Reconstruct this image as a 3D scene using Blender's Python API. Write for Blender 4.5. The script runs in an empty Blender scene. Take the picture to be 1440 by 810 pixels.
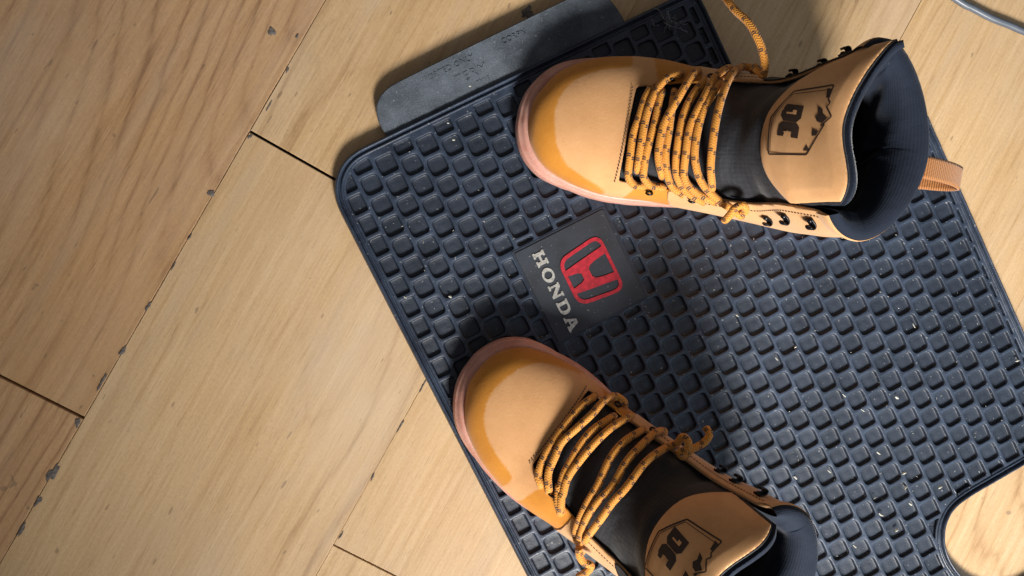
import bpy, bmesh, math, random
import numpy as np
from mathutils import Matrix, Vector
random.seed(7)
rng = np.random.default_rng(7)
SC = bpy.context.scene
COL = SC.collection

# ------------------------------------------------------------------ camera
cam_d = bpy.data.cameras.new("camera")
cam = bpy.data.objects.new("camera", cam_d)
COL.objects.link(cam)
cam_d.sensor_width = 36.0
cam_d.lens = 30.0
cam_d.clip_start = 0.02
cam_d.clip_end = 50.0
cam.matrix_world = Matrix((
    (0.99060850, 0.00371145, -0.13667853, -0.0945),
    (0.0, 0.99963152, 0.02714461, 0.0188),
    (0.13672891, -0.02688968, 0.99024348, 0.6847),
    (0, 0, 0, 1)))
SC.camera = cam
SC.render.resolution_x, SC.render.resolution_y = 1024, 576

# ------------------------------------------------------------------ light
world = bpy.data.worlds.new("World")
SC.world = world
world.use_nodes = True
bg = world.node_tree.nodes["Background"]
bg.inputs[0].default_value = (0.96, 0.93, 0.94, 1)
bg.inputs[1].default_value = 0.14


def area(name, loc, target, size, power, colour, spread=180.0):
    d = bpy.data.lights.new(name, 'AREA')
    d.shape = 'RECTANGLE'
    d.size, d.size_y = size
    d.energy = power
    d.color = colour
    d.spread = math.radians(spread)
    o = bpy.data.objects.new(name, d)
    COL.objects.link(o)
    o.location = loc
    o.rotation_euler = (Vector(target) - Vector(loc)).to_track_quat('-Z', 'Y').to_euler()
    return o


area("window_light", (0.30, -1.30, 1.06), (0.24, 0.0, 0), (0.40, 0.40), 6.2, (1.0, 0.965, 0.92), 49.0)
area("window_fill", (1.35, -0.75, 1.05), (0.2, 0, 0), (1.1, 1.1), 7.0, (0.58, 0.78, 1.0))
SC.view_settings.view_transform = 'Standard'
SC.view_settings.look = 'None'
SC.view_settings.exposure = 0.0
SC.view_settings.gamma = 1.0
SC.view_settings.use_curve_mapping = False


# ------------------------------------------------------------------ helpers
def empty(name, loc=(0, 0, 0), rz=0.0):
    o = bpy.data.objects.new(name, None)
    o.empty_display_size = 0.05
    COL.objects.link(o)
    o.location = loc
    o.rotation_euler = (0, 0, rz)
    return o


def link(name, me, parent=None):
    o = bpy.data.objects.new(name, me)
    COL.objects.link(o)
    if parent is not None:
        o.parent = parent
    return o


def mesh(name, verts, faces, mat=None, parent=None, smooth=True, uvs=None):
    me = bpy.data.meshes.new(name)
    me.from_pydata([tuple(map(float, v)) for v in verts], [], [tuple(map(int, f)) for f in faces])
    if mat is not None:
        me.materials.append(mat)
    if smooth:
        me.polygons.foreach_set("use_smooth", [True] * len(me.polygons))
    if uvs is not None:
        lay = me.uv_layers.new(name="UVMap")
        idx = np.zeros(len(me.loops), dtype=np.int32)
        me.loops.foreach_get("vertex_index", idx)
        lay.data.foreach_set("uv", np.asarray(uvs, float)[idx].ravel())
    me.update()
    return link(name, me, parent)


def tag(o, label=None, category=None, group=None, kind=None):
    if label:
        o["label"] = label
    if category:
        o["category"] = category
    if group:
        o["group"] = group
    if kind:
        o["kind"] = kind
    return o


def solid(o, th, offset=-1.0):
    m = o.modifiers.new("thickness", 'SOLIDIFY')
    m.thickness = th
    m.offset = offset
    return o


def catmull(pts, n):
    """n samples along a Catmull-Rom curve through the points"""
    P = np.asarray(pts, float)
    k = len(P)
    t = np.linspace(0, k - 1, n)
    i = np.clip(np.floor(t).astype(int), 0, k - 2)
    f = (t - i)[:, None]
    p0 = P[np.clip(i - 1, 0, k - 1)]
    p1, p2 = P[i], P[i + 1]
    p3 = P[np.clip(i + 2, 0, k - 1)]
    p0 = np.where((i == 0)[:, None], 2 * p1 - p2, p0)
    p3 = np.where((i == k - 2)[:, None], 2 * p2 - p1, p3)
    return 0.5 * (2 * p1 + (p2 - p0) * f + (2 * p0 - 5 * p1 + 4 * p2 - p3) * f ** 2 + (3 * p1 - p0 - 3 * p2 + p3) * f ** 3)


def even(pts, step):
    """resample a polyline at an even step"""
    P = np.asarray(pts, float)
    d = np.r_[0, np.cumsum(np.linalg.norm(np.diff(P, axis=0), axis=1))]
    n = max(3, int(d[-1] / step) + 1)
    q = np.linspace(0, d[-1], n)
    return np.stack([np.interp(q, d, P[:, k]) for k in range(P.shape[1])], 1)


def tube(name, path, r, mat, parent=None, seg=10, flat=1.0, caps=True, taper=None):
    """round cord along a path (metres); UV = (length in mm, turn 0..1)"""
    P = np.asarray(path, float)
    n = len(P)
    T = np.gradient(P, axis=0)
    T /= np.linalg.norm(T, axis=1)[:, None] + 1e-12
    up = np.array([0, 0, 1.0])
    N = up - T * (T @ up)[:, None]
    bad = np.linalg.norm(N, axis=1) < 0.15
    N[bad] = np.array([0, 1.0, 0]) - T[bad] * T[bad][:, 1:2]
    for i in range(1, n):
        a = N[i - 1] - T[i] * (N[i - 1] @ T[i])
        b = N[i] / (np.linalg.norm(N[i]) + 1e-9)
        a = a / (np.linalg.norm(a) + 1e-9)
        N[i] = a * 0.8 + b * 0.2
    N /= np.linalg.norm(N, axis=1)[:, None]
    Bn = np.cross(T, N)
    L = np.r_[0, np.cumsum(np.linalg.norm(np.diff(P, axis=0), axis=1))]
    V, UV, F = [], [], []
    for i in range(n):
        rr = r * (taper[i] if taper is not None else 1.0)
        for j in range(seg + 1):
            a = 2 * math.pi * j / seg
            V.append(P[i] + rr * (flat * math.cos(a) * N[i] + math.sin(a) * Bn[i]))
            UV.append((L[i] * 1000, j / seg))
    for i in range(n - 1):
        for j in range(seg):
            a = i * (seg + 1) + j
            F.append((a, a + 1, a + seg + 2, a + seg + 1))
    if caps:
        F.append(tuple(range(seg - 1, -1, -1)))
        b = (n - 1) * (seg + 1)
        F.append(tuple(b + j for j in range(seg)))
    return mesh(name, V, F, mat, parent, True, UV)


def clip_field(V, F, fld, uvs=None):
    """keep the part of a mesh where the scalar field is >= 0, cut along the zero line"""
    V = np.asarray(V, float)
    fld = np.asarray(fld, float)
    FA = np.asarray(F, int)
    U = np.asarray(uvs, float) if uvs is not None else np.zeros((len(V), 2))
    ins = fld[FA] >= 0
    full = FA[ins.all(1)]
    part = FA[ins.any(1) & ~ins.all(1)]
    used = np.unique(np.r_[full.ravel(), part[fld[part] >= 0].ravel()])
    remap = -np.ones(len(V), int)
    remap[used] = np.arange(len(used))
    nv, nu = V[used].tolist(), U[used].tolist()
    newF = remap[full].tolist()
    cut = {}
    for f in part.tolist():
        o = []
        for a in range(len(f)):
            i, j = f[a], f[(a + 1) % len(f)]
            if fld[i] >= 0:
                o.append(int(remap[i]))
            if (fld[i] >= 0) != (fld[j] >= 0):
                k = (min(i, j), max(i, j))
                if k not in cut:
                    t = fld[k[0]] / (fld[k[0]] - fld[k[1]])
                    cut[k] = len(nv)
                    nv.append((V[k[0]] + (V[k[1]] - V[k[0]]) * t).tolist())
                    nu.append((U[k[0]] + (U[k[1]] - U[k[0]]) * t).tolist())
                o.append(cut[k])
        if len(o) >= 3:
            newF.append(o)
    return (nv, newF, nu) if uvs is not None else (nv, newF)


def poly_sdf(P, poly):
    """signed distance (inside positive) of points to a closed polygon"""
    P = np.asarray(P, float)
    poly = np.asarray(poly, float)
    d = np.full(len(P), 1e9)
    ins = np.zeros(len(P), bool)
    for k in range(len(poly)):
        a, b = poly[k], poly[(k + 1) % len(poly)]
        e = b - a
        w = P - a
        t = np.clip((w @ e) / (e @ e + 1e-12), 0, 1)
        d = np.minimum(d, np.linalg.norm(w - t[:, None] * e, axis=1))
        c = ((a[1] > P[:, 1]) != (b[1] > P[:, 1]))
        with np.errstate(divide='ignore', invalid='ignore'):
            xi = e[0] * (P[:, 1] - a[1]) / (e[1] if e[1] != 0 else 1e-12) + a[0]
        ins ^= c & (P[:, 0] < xi)
    return np.where(ins, d, -d)


# ------------------------------------------------------------------ materials
class NT:
    def __init__(s, name):
        s.m = bpy.data.materials.new(name)
        s.m.use_nodes = True
        s.t = s.m.node_tree
        s.b = s.t.nodes["Principled BSDF"]

    def n(s, typ, **kw):
        nd = s.t.nodes.new(typ)
        for k, v in kw.items():
            if k.startswith("i_"):
                key = k[2:]
                key = int(key) if key.isdigit() else key.replace("_", " ")
                nd.inputs[key].default_value = v
            else:
                setattr(nd, k, v)
        return nd

    def l(s, a, b):
        s.t.links.new(a, b)

    def math(s, op, a, b=None, c=None):
        nd = s.n("ShaderNodeMath", operation=op)
        for k, x in enumerate((a, b, c)):
            if x is None:
                continue
            if isinstance(x, (int, float)):
                nd.inputs[k].default_value = x
            else:
                s.l(x, nd.inputs[k])
        return nd.outputs[0]

    def coord(s, kind="Object", scale=(1, 1, 1), rot=(0, 0, 0), loc=(0, 0, 0)):
        tc = s.n("ShaderNodeTexCoord")
        mp = s.n("ShaderNodeMapping")
        mp.inputs["Scale"].default_value = scale
        mp.inputs["Rotation"].default_value = rot
        mp.inputs["Location"].default_value = loc
        s.l(tc.outputs[kind], mp.inputs["Vector"])
        return mp.outputs[0]

    def noise(s, vec, scale, detail=3.0, rough=0.55, dist=0.0):
        nd = s.n("ShaderNodeTexNoise")
        nd.inputs["Scale"].default_value = scale
        nd.inputs["Detail"].default_value = detail
        nd.inputs["Roughness"].default_value = rough
        nd.inputs["Distortion"].default_value = dist
        s.l(vec, nd.inputs["Vector"])
        return nd.outputs["Fac"]

    def ramp(s, fac, stops):
        nd = s.n("ShaderNodeValToRGB")
        el = nd.color_ramp.elements
        while len(el) < len(stops):
            el.new(0.5)
        for e, (p, c) in zip(el, stops):
            e.position = p
            e.color = c if len(c) == 4 else (*c, 1)
        s.l(fac, nd.inputs[0])
        return nd.outputs[0]

    def mix(s, fac, a, b, mode='MIX'):
        nd = s.n("ShaderNodeMix", data_type='RGBA', blend_type=mode)
        for sock, x in ((nd.inputs[0], fac), (nd.inputs[6], a), (nd.inputs[7], b)):
            if isinstance(x, (int, float)):
                sock.default_value = x
            elif isinstance(x, tuple):
                sock.default_value = x if len(x) == 4 else (*x, 1)
            else:
                s.l(x, sock)
        return nd.outputs[2]

    def bump(s, h, strength, dist=0.001, prev=None):
        nd = s.n("ShaderNodeBump")
        nd.inputs["Strength"].default_value = strength
        nd.inputs["Distance"].default_value = dist
        s.l(h, nd.inputs["Height"])
        if prev is not None:
            s.l(prev, nd.inputs["Normal"])
        return nd.outputs[0]

    def out(s, color=None, rough=None, normal=None, **kw):
        if color is not None:
            if isinstance(color, tuple):
                s.b.inputs["Base Color"].default_value = (*color, 1)
            else:
                s.l(color, s.b.inputs["Base Color"])
        if rough is not None:
            if isinstance(rough, (int, float)):
                s.b.inputs["Roughness"].default_value = rough
            else:
                s.l(rough, s.b.inputs["Roughness"])
        if normal is not None:
            s.l(normal, s.b.inputs["Normal"])
        for k, v in kw.items():
            s.b.inputs[k.replace("_", " ")].default_value = v
        return s.m


def m_wood(name, light, mid, dark, fig=0.17):
    t = NT(name)
    oi = t.n("ShaderNodeObjectInfo")
    tc = t.n("ShaderNodeTexCoord")
    off = t.n("ShaderNodeVectorMath", operation='SCALE')
    off.inputs[0].default_value = (7.3, 3.1, 1.7)
    t.l(oi.outputs["Random"], off.inputs["Scale"])
    add = t.n("ShaderNodeVectorMath", operation='ADD')
    t.l(tc.outputs["Object"], add.inputs[0])
    t.l(off.outputs[0], add.inputs[1])

    def mp(scale):
        nd = t.n("ShaderNodeMapping")
        nd.inputs["Scale"].default_value = scale
        t.l(add.outputs[0], nd.inputs["Vector"])
        return nd.outputs[0]
    # cathedral figure: growth-ring lines of a gently warped field, strong only in places
    warp = t.noise(mp((1.5, 5.5, 1)), 1.0, 1.5, 0.45)
    sepp = t.n("ShaderNodeSeparateXYZ")
    t.l(add.outputs[0], sepp.inputs[0])
    ph = t.math('ADD', t.math('MULTIPLY', sepp.outputs[1], 46.0), t.math('MULTIPLY', warp, 20.0))
    ph = t.math('ADD', ph, t.math('MULTIPLY', t.noise(mp((9, 60, 1)), 1.0, 3.0, 0.6), 0.9))
    rings = t.math('ABSOLUTE', t.math('SUBTRACT', t.math('MULTIPLY', t.math('FRACT', ph), 2.0), 1.0))
    rings = t.math('POWER', rings, 3.5)
    where = t.ramp(t.noise(mp((1.3, 4.0, 1)), 1.0, 1.0, 0.5), [(0.40, (0.15, 0.15, 0.15)), (0.62, (1, 1, 1))])
    fine = t.noise(mp((7.0, 230, 1)), 1.0, 6.0, 0.72)
    pores = t.noise(mp((48, 1000, 1)), 1.0, 3.0, 0.65)
    band = t.noise(mp((0.8, 16, 1)), 1.0, 3.0, 0.55)
    blot = t.noise(mp((6, 9, 1)), 1.0, 4.0, 0.6)
    g = t.math('ADD', t.math('MULTIPLY', fine, 0.62), t.math('MULTIPLY', band, 0.30))
    g = t.math('SUBTRACT', g, t.math('MULTIPLY', t.math('MULTIPLY', rings, where), fig))
    col = t.ramp(g, [(0.22, dark), (0.40, mid), (0.58, light)])
    pm = t.ramp(pores, [(0.30, (1, 1, 1)), (0.42, (0, 0, 0))])
    col = t.mix(t.math('MULTIPLY', pm, 0.42), col, tuple(c * 0.55 for c in dark))
    speck = t.noise(mp((420, 520, 1)), 1.0, 3.0, 0.7)
    col = t.mix(0.30, col, t.ramp(speck, [(0.3, (0.35, 0.35, 0.35)), (0.7, (0.66, 0.66, 0.66))]), 'OVERLAY')
    # worn, greyish and smeared dirt
    wear = t.ramp(blot, [(0.42, (0, 0, 0)), (0.68, (1, 1, 1))])
    col = t.mix(t.math('MULTIPLY', wear, 0.22), col, (0.36, 0.28, 0.21))
    cloud = t.noise(mp((3.2, 5.5, 1)), 1.0, 5.0, 0.62)
    pale = t.ramp(cloud, [(0.52, (0, 0, 0)), (0.72, (1, 1, 1))])
    col = t.mix(t.math('MULTIPLY', pale, 0.36), col, (0.62, 0.49, 0.35))
    amber = t.ramp(t.noise(mp((2.0, 10, 1)), 1.0, 3.0, 0.6), [(0.55, (0, 0, 0)), (0.7, (1, 1, 1))])
    col = t.mix(t.math('MULTIPLY', amber, 0.35), col, (0.42, 0.245, 0.10))
    spots = t.noise(mp((70, 70, 1)), 1.0, 2.0, 0.5)
    sm = t.ramp(spots, [(0.745, (0, 0, 0)), (0.77, (1, 1, 1))])
    col = t.mix(t.math('MULTIPLY', sm, 0.45), col, (0.12, 0.085, 0.06))
    # short dark ticks and scuffs
    tk = t.noise(mp((55, 210, 1)), 1.0, 1.0, 0.4)
    tm = t.ramp(tk, [(0.755, (0, 0, 0)), (0.78, (1, 1, 1))])
    col = t.mix(t.math('MULTIPLY', tm, 0.5), col, (0.14, 0.09, 0.06))
    gl = t.noise(mp((3, 30, 1)), 1.0, 4.0, 0.6)
    gm = t.ramp(gl, [(0.55, (0, 0, 0)), (0.75, (1, 1, 1))])
    col = t.mix(t.math('MULTIPLY', gm, 0.28), col, (0.44, 0.345, 0.27))
    rough = t.math('ADD', t.math('MULTIPLY', blot, 0.25), 0.34)
    nb = t.bump(t.math('ADD', fine, pores), 0.22, 0.0006)
    nb = t.bump(blot, 0.12, 0.002, nb)
    return t.out(col, rough, nb, Specular_IOR_Level=0.42)


def m_rubber(name, base, dust=0.25, rough=0.55, dcol=(0.088, 0.130, 0.212)):
    t = NT(name)
    g = t.n("ShaderNodeNewGeometry").outputs["Position"]
    n1 = t.noise(g, 38.0, 4.0, 0.62)
    n2 = t.noise(g, 900.0, 3.0, 0.6)
    n3 = t.noise(g, 420.0, 2.0, 0.5)
    n4 = t.noise(g, 9.0, 3.0, 0.5)
    d = t.ramp(n1, [(0.36, (0, 0, 0)), (0.72, (1, 1, 1))])
    d2 = t.ramp(n2, [(0.45, (0.1, 0.1, 0.1)), (0.75, (1, 1, 1))])
    fac = t.math('MULTIPLY', t.math('ADD', t.math('MULTIPLY', d, 0.6), t.math('MULTIPLY', d2, 0.5)), dust)
    col = t.mix(fac, base, dcol)
    # scattered pale grit
    grit = t.ramp(n3, [(0.70, (0, 0, 0)), (0.735, (1, 1, 1))])
    col = t.mix(t.math('MULTIPLY', grit, t.math('MULTIPLY', n4, 0.75)), col, (0.42, 0.42, 0.40))
    r = t.math('ADD', t.math('MULTIPLY', n1, 0.22), rough - 0.1)
    nb = t.bump(t.math('ADD', n2, t.math('MULTIPLY', n3, 0.5)), 0.22, 0.0006)
    return t.out(col, r, nb, Specular_IOR_Level=0.5)


def m_nubuck(name, a, b, c, rough=0.72, bump=0.10, sheen=0.25):
    t = NT(name)
    v = t.coord("Object")
    n1 = t.noise(v, 22.0, 4.0, 0.6)
    n2 = t.noise(v, 700.0, 3.0, 0.65)
    n3 = t.noise(v, 160.0, 3.0, 0.6)
    f = t.math('ADD', t.math('MULTIPLY', n1, 0.62), t.math('MULTIPLY', n2, 0.22))
    f = t.math('ADD', f, t.math('MULTIPLY', n3, 0.16))
    col = t.ramp(f, [(0.38, c), (0.52, b), (0.66, a)])
    nb = t.bump(n2, bump, 0.0005)
    nb = t.bump(n3, bump * 0.7, 0.0008, nb)
    return t.out(col, rough, nb, Sheen_Weight=sheen, Sheen_Roughness=0.5, Specular_IOR_Level=0.3)


def m_fabric_grid(name, base, hi, pitch=0.0022):
    """ripstop weave"""
    t = NT(name)
    uv = t.coord("UV", (1, 1, 1))
    sep = t.n("ShaderNodeSeparateXYZ")
    t.l(uv, sep.inputs[0])

    def line(x, p, w):
        f = t.math('FRACT', t.math('DIVIDE', x, p))
        return t.math('LESS_THAN', f, w)
    gx = line(sep.outputs[0], 3.2, 0.16)
    gy = line(sep.outputs[1], 3.2, 0.16)
    wx = t.math('SINE', t.math('MULTIPLY', sep.outputs[0], 2 * math.pi / 0.55))
    wy = t.math('SINE', t.math('MULTIPLY', sep.outputs[1], 2 * math.pi / 0.55))
    weave = t.math('MULTIPLY', wx, wy)
    grid = t.math('MAXIMUM', gx, gy)
    v = t.coord("Object")
    n1 = t.noise(v, 60.0, 3.0, 0.6)
    f = t.math('ADD', t.math('MULTIPLY', grid, 0.45), t.math('MULTIPLY', n1, 0.45))
    f = t.math('ADD', f, t.math('MULTIPLY', weave, 0.08))
    col = t.ramp(f, [(0.1, base), (0.9, hi)])
    nb = t.bump(t.math('ADD', t.math('MULTIPLY', weave, 0.4), grid), 0.35, 0.0004)
    nb = t.bump(n1, 0.35, 0.004, nb)
    return t.out(col, 0.62, nb, Sheen_Weight=0.15, Specular_IOR_Level=0.4)


def m_knit(name, base, hi):
    """ribbed spacer-mesh lining"""
    t = NT(name)
    uv = t.coord("UV")
    sep = t.n("ShaderNodeSeparateXYZ")
    t.l(uv, sep.inputs[0])
    a = t.math('SINE', t.math('MULTIPLY', sep.outputs[1], 2 * math.pi / 1.25))
    b = t.math('SINE', t.math('ADD', t.math('MULTIPLY', sep.outputs[0], 2 * math.pi / 2.1), t.math('MULTIPLY', sep.outputs[1], 1.85)))
    h = t.math('ADD', t.math('MULTIPLY', a, 0.85), t.math('MULTIPLY', b, 0.15))
    v = t.coord("Object")
    n1 = t.noise(v, 45.0, 4.0, 0.6)
    n2 = t.noise(v, 1200.0, 2.0, 0.6)
    f = t.math('ADD', t.math('MULTIPLY', h, 0.07), t.math('ADD', t.math('MULTIPLY', n1, 0.5), t.math('MULTIPLY', n2, 0.25)))
    col = t.ramp(f, [(0.1, base), (0.75, hi)])
    nb = t.bump(h, 0.12, 0.0005)
    nb = t.bump(n1, 0.3, 0.004, nb)
    return t.out(col, 0.8, nb, Sheen_Weight=0.12, Sheen_Roughness=0.4, Specular_IOR_Level=0.12)


def m_lace(name):
    """yellow braided cord with pairs of dark flecks; UV = (mm along, turn)"""
    t = NT(name)
    uv = t.coord("UV")
    sep = t.n("ShaderNodeSeparateXYZ")
    t.l(uv, sep.inputs[0])
    u, w = sep.outputs[0], sep.outputs[1]
    # herring-bone braid: rows slant one way on even strips and the other way on odd ones
    strip = t.math('MULTIPLY', w, 8.0)
    tri = t.math('ABSOLUTE', t.math('SUBTRACT', t.math('FRACT', t.math('MULTIPLY', strip, 0.5)), 0.5))
    ph = t.math('ADD', t.math('DIVIDE', u, 1.9), t.math('MULTIPLY', tri, 1.6))
    tooth = t.math('ABSOLUTE', t.math('SUBTRACT', t.math('FRACT', ph), 0.5))
    edge = t.math('ABSOLUTE', t.math('SUBTRACT', t.math('FRACT', strip), 0.5))
    h = t.math('ADD', t.math('MULTIPLY', tooth, 1.4), t.math('MULTIPLY', edge, -0.5))
    v = t.coord("Object")
    n1 = t.noise(v, 900.0, 2.0, 0.6)
    col = t.ramp(t.math('ADD', t.math('MULTIPLY', tooth, 1.1), t.math('MULTIPLY', n1, 0.5)),
                 [(0.12, (0.26, 0.085, 0.008)), (0.42, (0.55, 0.212, 0.022)), (0.8, (0.69, 0.305, 0.046))])
    # dark thread: pairs of short ticks, shifted from strip to strip
    cell = t.math('FLOOR', t.math('MULTIPLY', w, 4.0))
    fu = t.math('FRACT', t.math('ADD', t.math('DIVIDE', u, 13.0), t.math('MULTIPLY', cell, 0.27)))
    tick = t.math('LESS_THAN', fu, 0.24)
    lx = t.math('SUBTRACT', t.math('FRACT', t.math('MULTIPLY', w, 4.0)), 0.5)
    gap = t.math('GREATER_THAN', t.math('FRACT', t.math('ADD', t.math('MULTIPLY', fu, 9.5), 0.1)), 0.28)
    side = t.math('LESS_THAN', t.math('ABSOLUTE', lx), 0.42)
    mk = t.math('MULTIPLY', t.math('MULTIPLY', tick, gap), side)
    col = t.mix(t.math('MULTIPLY', mk, 0.93), col, (0.012, 0.012, 0.022))
    nb = t.bump(h, 0.6, 0.0006)
    return t.out(col, 0.6, nb, Sheen_Weight=0.2, Specular_IOR_Level=0.35)


def m_gum(name):
    t = NT(name)
    v = t.coord("Object")
    n1 = t.noise(v, 60.0, 3.0, 0.6)
    n2 = t.noise(v, 500.0, 2.0, 0.6)
    col = t.ramp(n1, [(0.3, (0.50, 0.235, 0.175)), (0.7, (0.63, 0.345, 0.275))])
    nb = t.bump(n2, 0.08, 0.0006)
    return t.out(col, 0.45, nb, Subsurface_Weight=0.45, Subsurface_Radius=(0.012, 0.005, 0.004), Subsurface_Scale=0.6,
                 Coat_Weight=0.08, Coat_Roughness=0.3, Specular_IOR_Level=0.4)


def m_plain(name, col, rough=0.5, metal=0.0, nscale=300.0, var=0.25, bump=0.1, **kw):
    t = NT(name)
    v = t.coord("Object")
    n1 = t.noise(v, nscale, 3.0, 0.6)
    lo = tuple(c * (1 - var) for c in col)
    hi = tuple(min(1, c * (1 + var)) for c in col)
    c = t.ramp(n1, [(0.3, lo), (0.7, hi)])
    nb = t.bump(n1, bump, 0.0005)
    return t.out(c, rough, nb, Metallic=metal, **kw)


def m_webbing(name, col):
    t = NT(name)
    uv = t.coord("UV")
    sep = t.n("ShaderNodeSeparateXYZ")
    t.l(uv, sep.inputs[0])
    a = t.math('SINE', t.math('MULTIPLY', sep.outputs[0], 2 * math.pi / 1.6))
    b = t.math('SINE', t.math('MULTIPLY', sep.outputs[1], 2 * math.pi / 0.9))
    h = t.math('ADD', a, t.math('MULTIPLY', b, 0.3))
    c = t.ramp(t.math('ADD', t.math('MULTIPLY', h, 0.3), 0.5), [(0.1, tuple(x * 0.55 for x in col)), (0.9, tuple(x * 1.15 for x in col))])
    return t.out(c, 0.7, t.bump(h, 0.5, 0.0006), Sheen_Weight=0.2)


WOOD = m_wood("oak_laminate", (0.60, 0.415, 0.232), (0.515, 0.337, 0.168), (0.35, 0.203, 0.088), 0.22)
WOOD_SHADED = m_wood("oak_laminate_shaded", (0.53, 0.325, 0.165), (0.435, 0.25, 0.118), (0.27, 0.138, 0.06), 0.22)  # same oak, the left boards' weaker light painted in as darker brown
JOINT = m_plain("joint_dirt", (0.035, 0.028, 0.024), 0.9, nscale=200)
CHIPM = m_plain("chipped_core", (0.13, 0.112, 0.10), 0.95, nscale=350, var=0.5, bump=0.4)
RUBBER = m_rubber("dusty_rubber", (0.0072, 0.0109, 0.0190), 0.17, 0.5)
SCUFFED = m_rubber("scuffed_rubber", (0.0118, 0.0172, 0.0290), 0.40, 0.42)
RUBBER_PLATE = m_rubber("smooth_rubber", (0.017, 0.019, 0.023), 0.15, 0.5)
RUBBER_TAB = m_rubber("chalky_rubber", (0.024, 0.031, 0.041), 0.85, 0.6, (0.135, 0.16, 0.19))
RED = m_plain("red_enamel", (0.36, 0.010, 0.022), 0.5, nscale=260, var=0.35)
CHROME = m_plain("worn_chrome", (0.62, 0.60, 0.55), 0.42, 0.75, nscale=700, var=0.35, bump=0.25)
TAN = m_nubuck("tan_nubuck", (0.64, 0.375, 0.175), (0.585, 0.325, 0.142), (0.52, 0.275, 0.11))
ORANGE = m_nubuck("amber_coated_leather", (0.56, 0.235, 0.030), (0.50, 0.195, 0.020), (0.40, 0.14, 0.012), 0.5, 0.14, 0.05)
def m_upper(name):
    """tan nubuck running softly into the amber coating; UV.x = mm inside the plain area"""
    t = NT(name)
    v = t.coord("Object")
    n1 = t.noise(v, 22.0, 4.0, 0.6)
    n2 = t.noise(v, 700.0, 3.0, 0.65)
    n3 = t.noise(v, 160.0, 3.0, 0.6)
    f = t.math('ADD', t.math('ADD', t.math('MULTIPLY', n1, 0.62), t.math('MULTIPLY', n2, 0.22)), t.math('MULTIPLY', n3, 0.16))
    tan = t.ramp(f, [(0.36, (0.53, 0.268, 0.108)), (0.52, (0.60, 0.315, 0.133)), (0.68, (0.645, 0.352, 0.158))])
    amb = t.ramp(f, [(0.36, (0.47, 0.175, 0.018)), (0.52, (0.53, 0.21, 0.024)), (0.66, (0.58, 0.24, 0.030))])
    uv = t.coord("UV")
    sep = t.n("ShaderNodeSeparateXYZ")
    t.l(uv, sep.inputs[0])
    x = t.math('ADD', sep.outputs[0], t.math('MULTIPLY', t.math('SUBTRACT', n3, 0.5), 1.0))
    x = t.math('ADD', x, t.math('MULTIPLY', t.math('SUBTRACT', n2, 0.5), 2.2))
    mr = t.n("ShaderNodeMapRange", interpolation_type='SMOOTHSTEP')
    mr.inputs[1].default_value = -1.2
    mr.inputs[2].default_value = 1.2
    t.l(x, mr.inputs[0])
    k = mr.outputs[0]
    col = t.mix(k, amb, tan)
    rough = t.math('ADD', t.math('MULTIPLY', k, 0.2), 0.62)
    nb = t.bump(n2, 0.26, 0.0005)
    nb = t.bump(n3, 0.16, 0.0008, nb)
    return t.out(col, rough, nb, Sheen_Weight=0.15, Specular_IOR_Level=0.24)


UPPER = m_upper("dipped_nubuck")
PATCH = m_nubuck("tongue_leather", (0.64, 0.365, 0.17), (0.59, 0.32, 0.14), (0.52, 0.27, 0.108), 0.6, 0.06, 0.15)
BURN = m_plain("branded_leather", (0.026, 0.012, 0.007), 0.6, nscale=500, var=0.4)
GUM = m_gum("gum_rubber")
RIPSTOP = m_fabric_grid("black_ripstop", (0.0035, 0.0042, 0.0065), (0.0115, 0.0135, 0.020))
LINING = m_knit("navy_lining", (0.007, 0.0095, 0.016), (0.021, 0.029, 0.048))
FACING = m_plain("black_facing", (0.008, 0.009, 0.012), 0.7, nscale=900, var=0.4)
LACE = m_lace("speckled_lace")
BLACKMETAL = m_plain("black_metal", (0.012, 0.012, 0.014), 0.28, 0.6, nscale=800, var=0.3)
THREAD = m_plain("dark_thread", (0.05, 0.03, 0.02), 0.8)
WEB = m_webbing("brown_webbing", (0.40, 0.155, 0.034))
CABLEM = m_plain("grey_cable", (0.085, 0.10, 0.125), 0.38, nscale=120, var=0.12, bump=0.03)
CRUMB = m_plain("pale_crumb", (0.42, 0.41, 0.34), 0.8, var=0.35)
CRUMB2 = m_plain("straw_crumb", (0.55, 0.46, 0.22), 0.8, var=0.35)
LINT = m_plain("grey_lint", (0.16, 0.17, 0.19), 0.95, var=0.5)

# ------------------------------------------------------------------ floor of laminate planks
ANG = math.radians(60.6)
DIR = np.array([math.cos(ANG), math.sin(ANG)])
NRM = np.array([math.sin(ANG), -math.cos(ANG)])
floor = mesh("floor", [(-1.6, -1.6, -0.009), (1.6, -1.6, -0.009), (1.6, 1.6, -0.009), (-1.6, 1.6, -0.009)], [(0, 1, 2, 3)], JOINT, None, False)
floor["kind"] = "structure"


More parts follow.
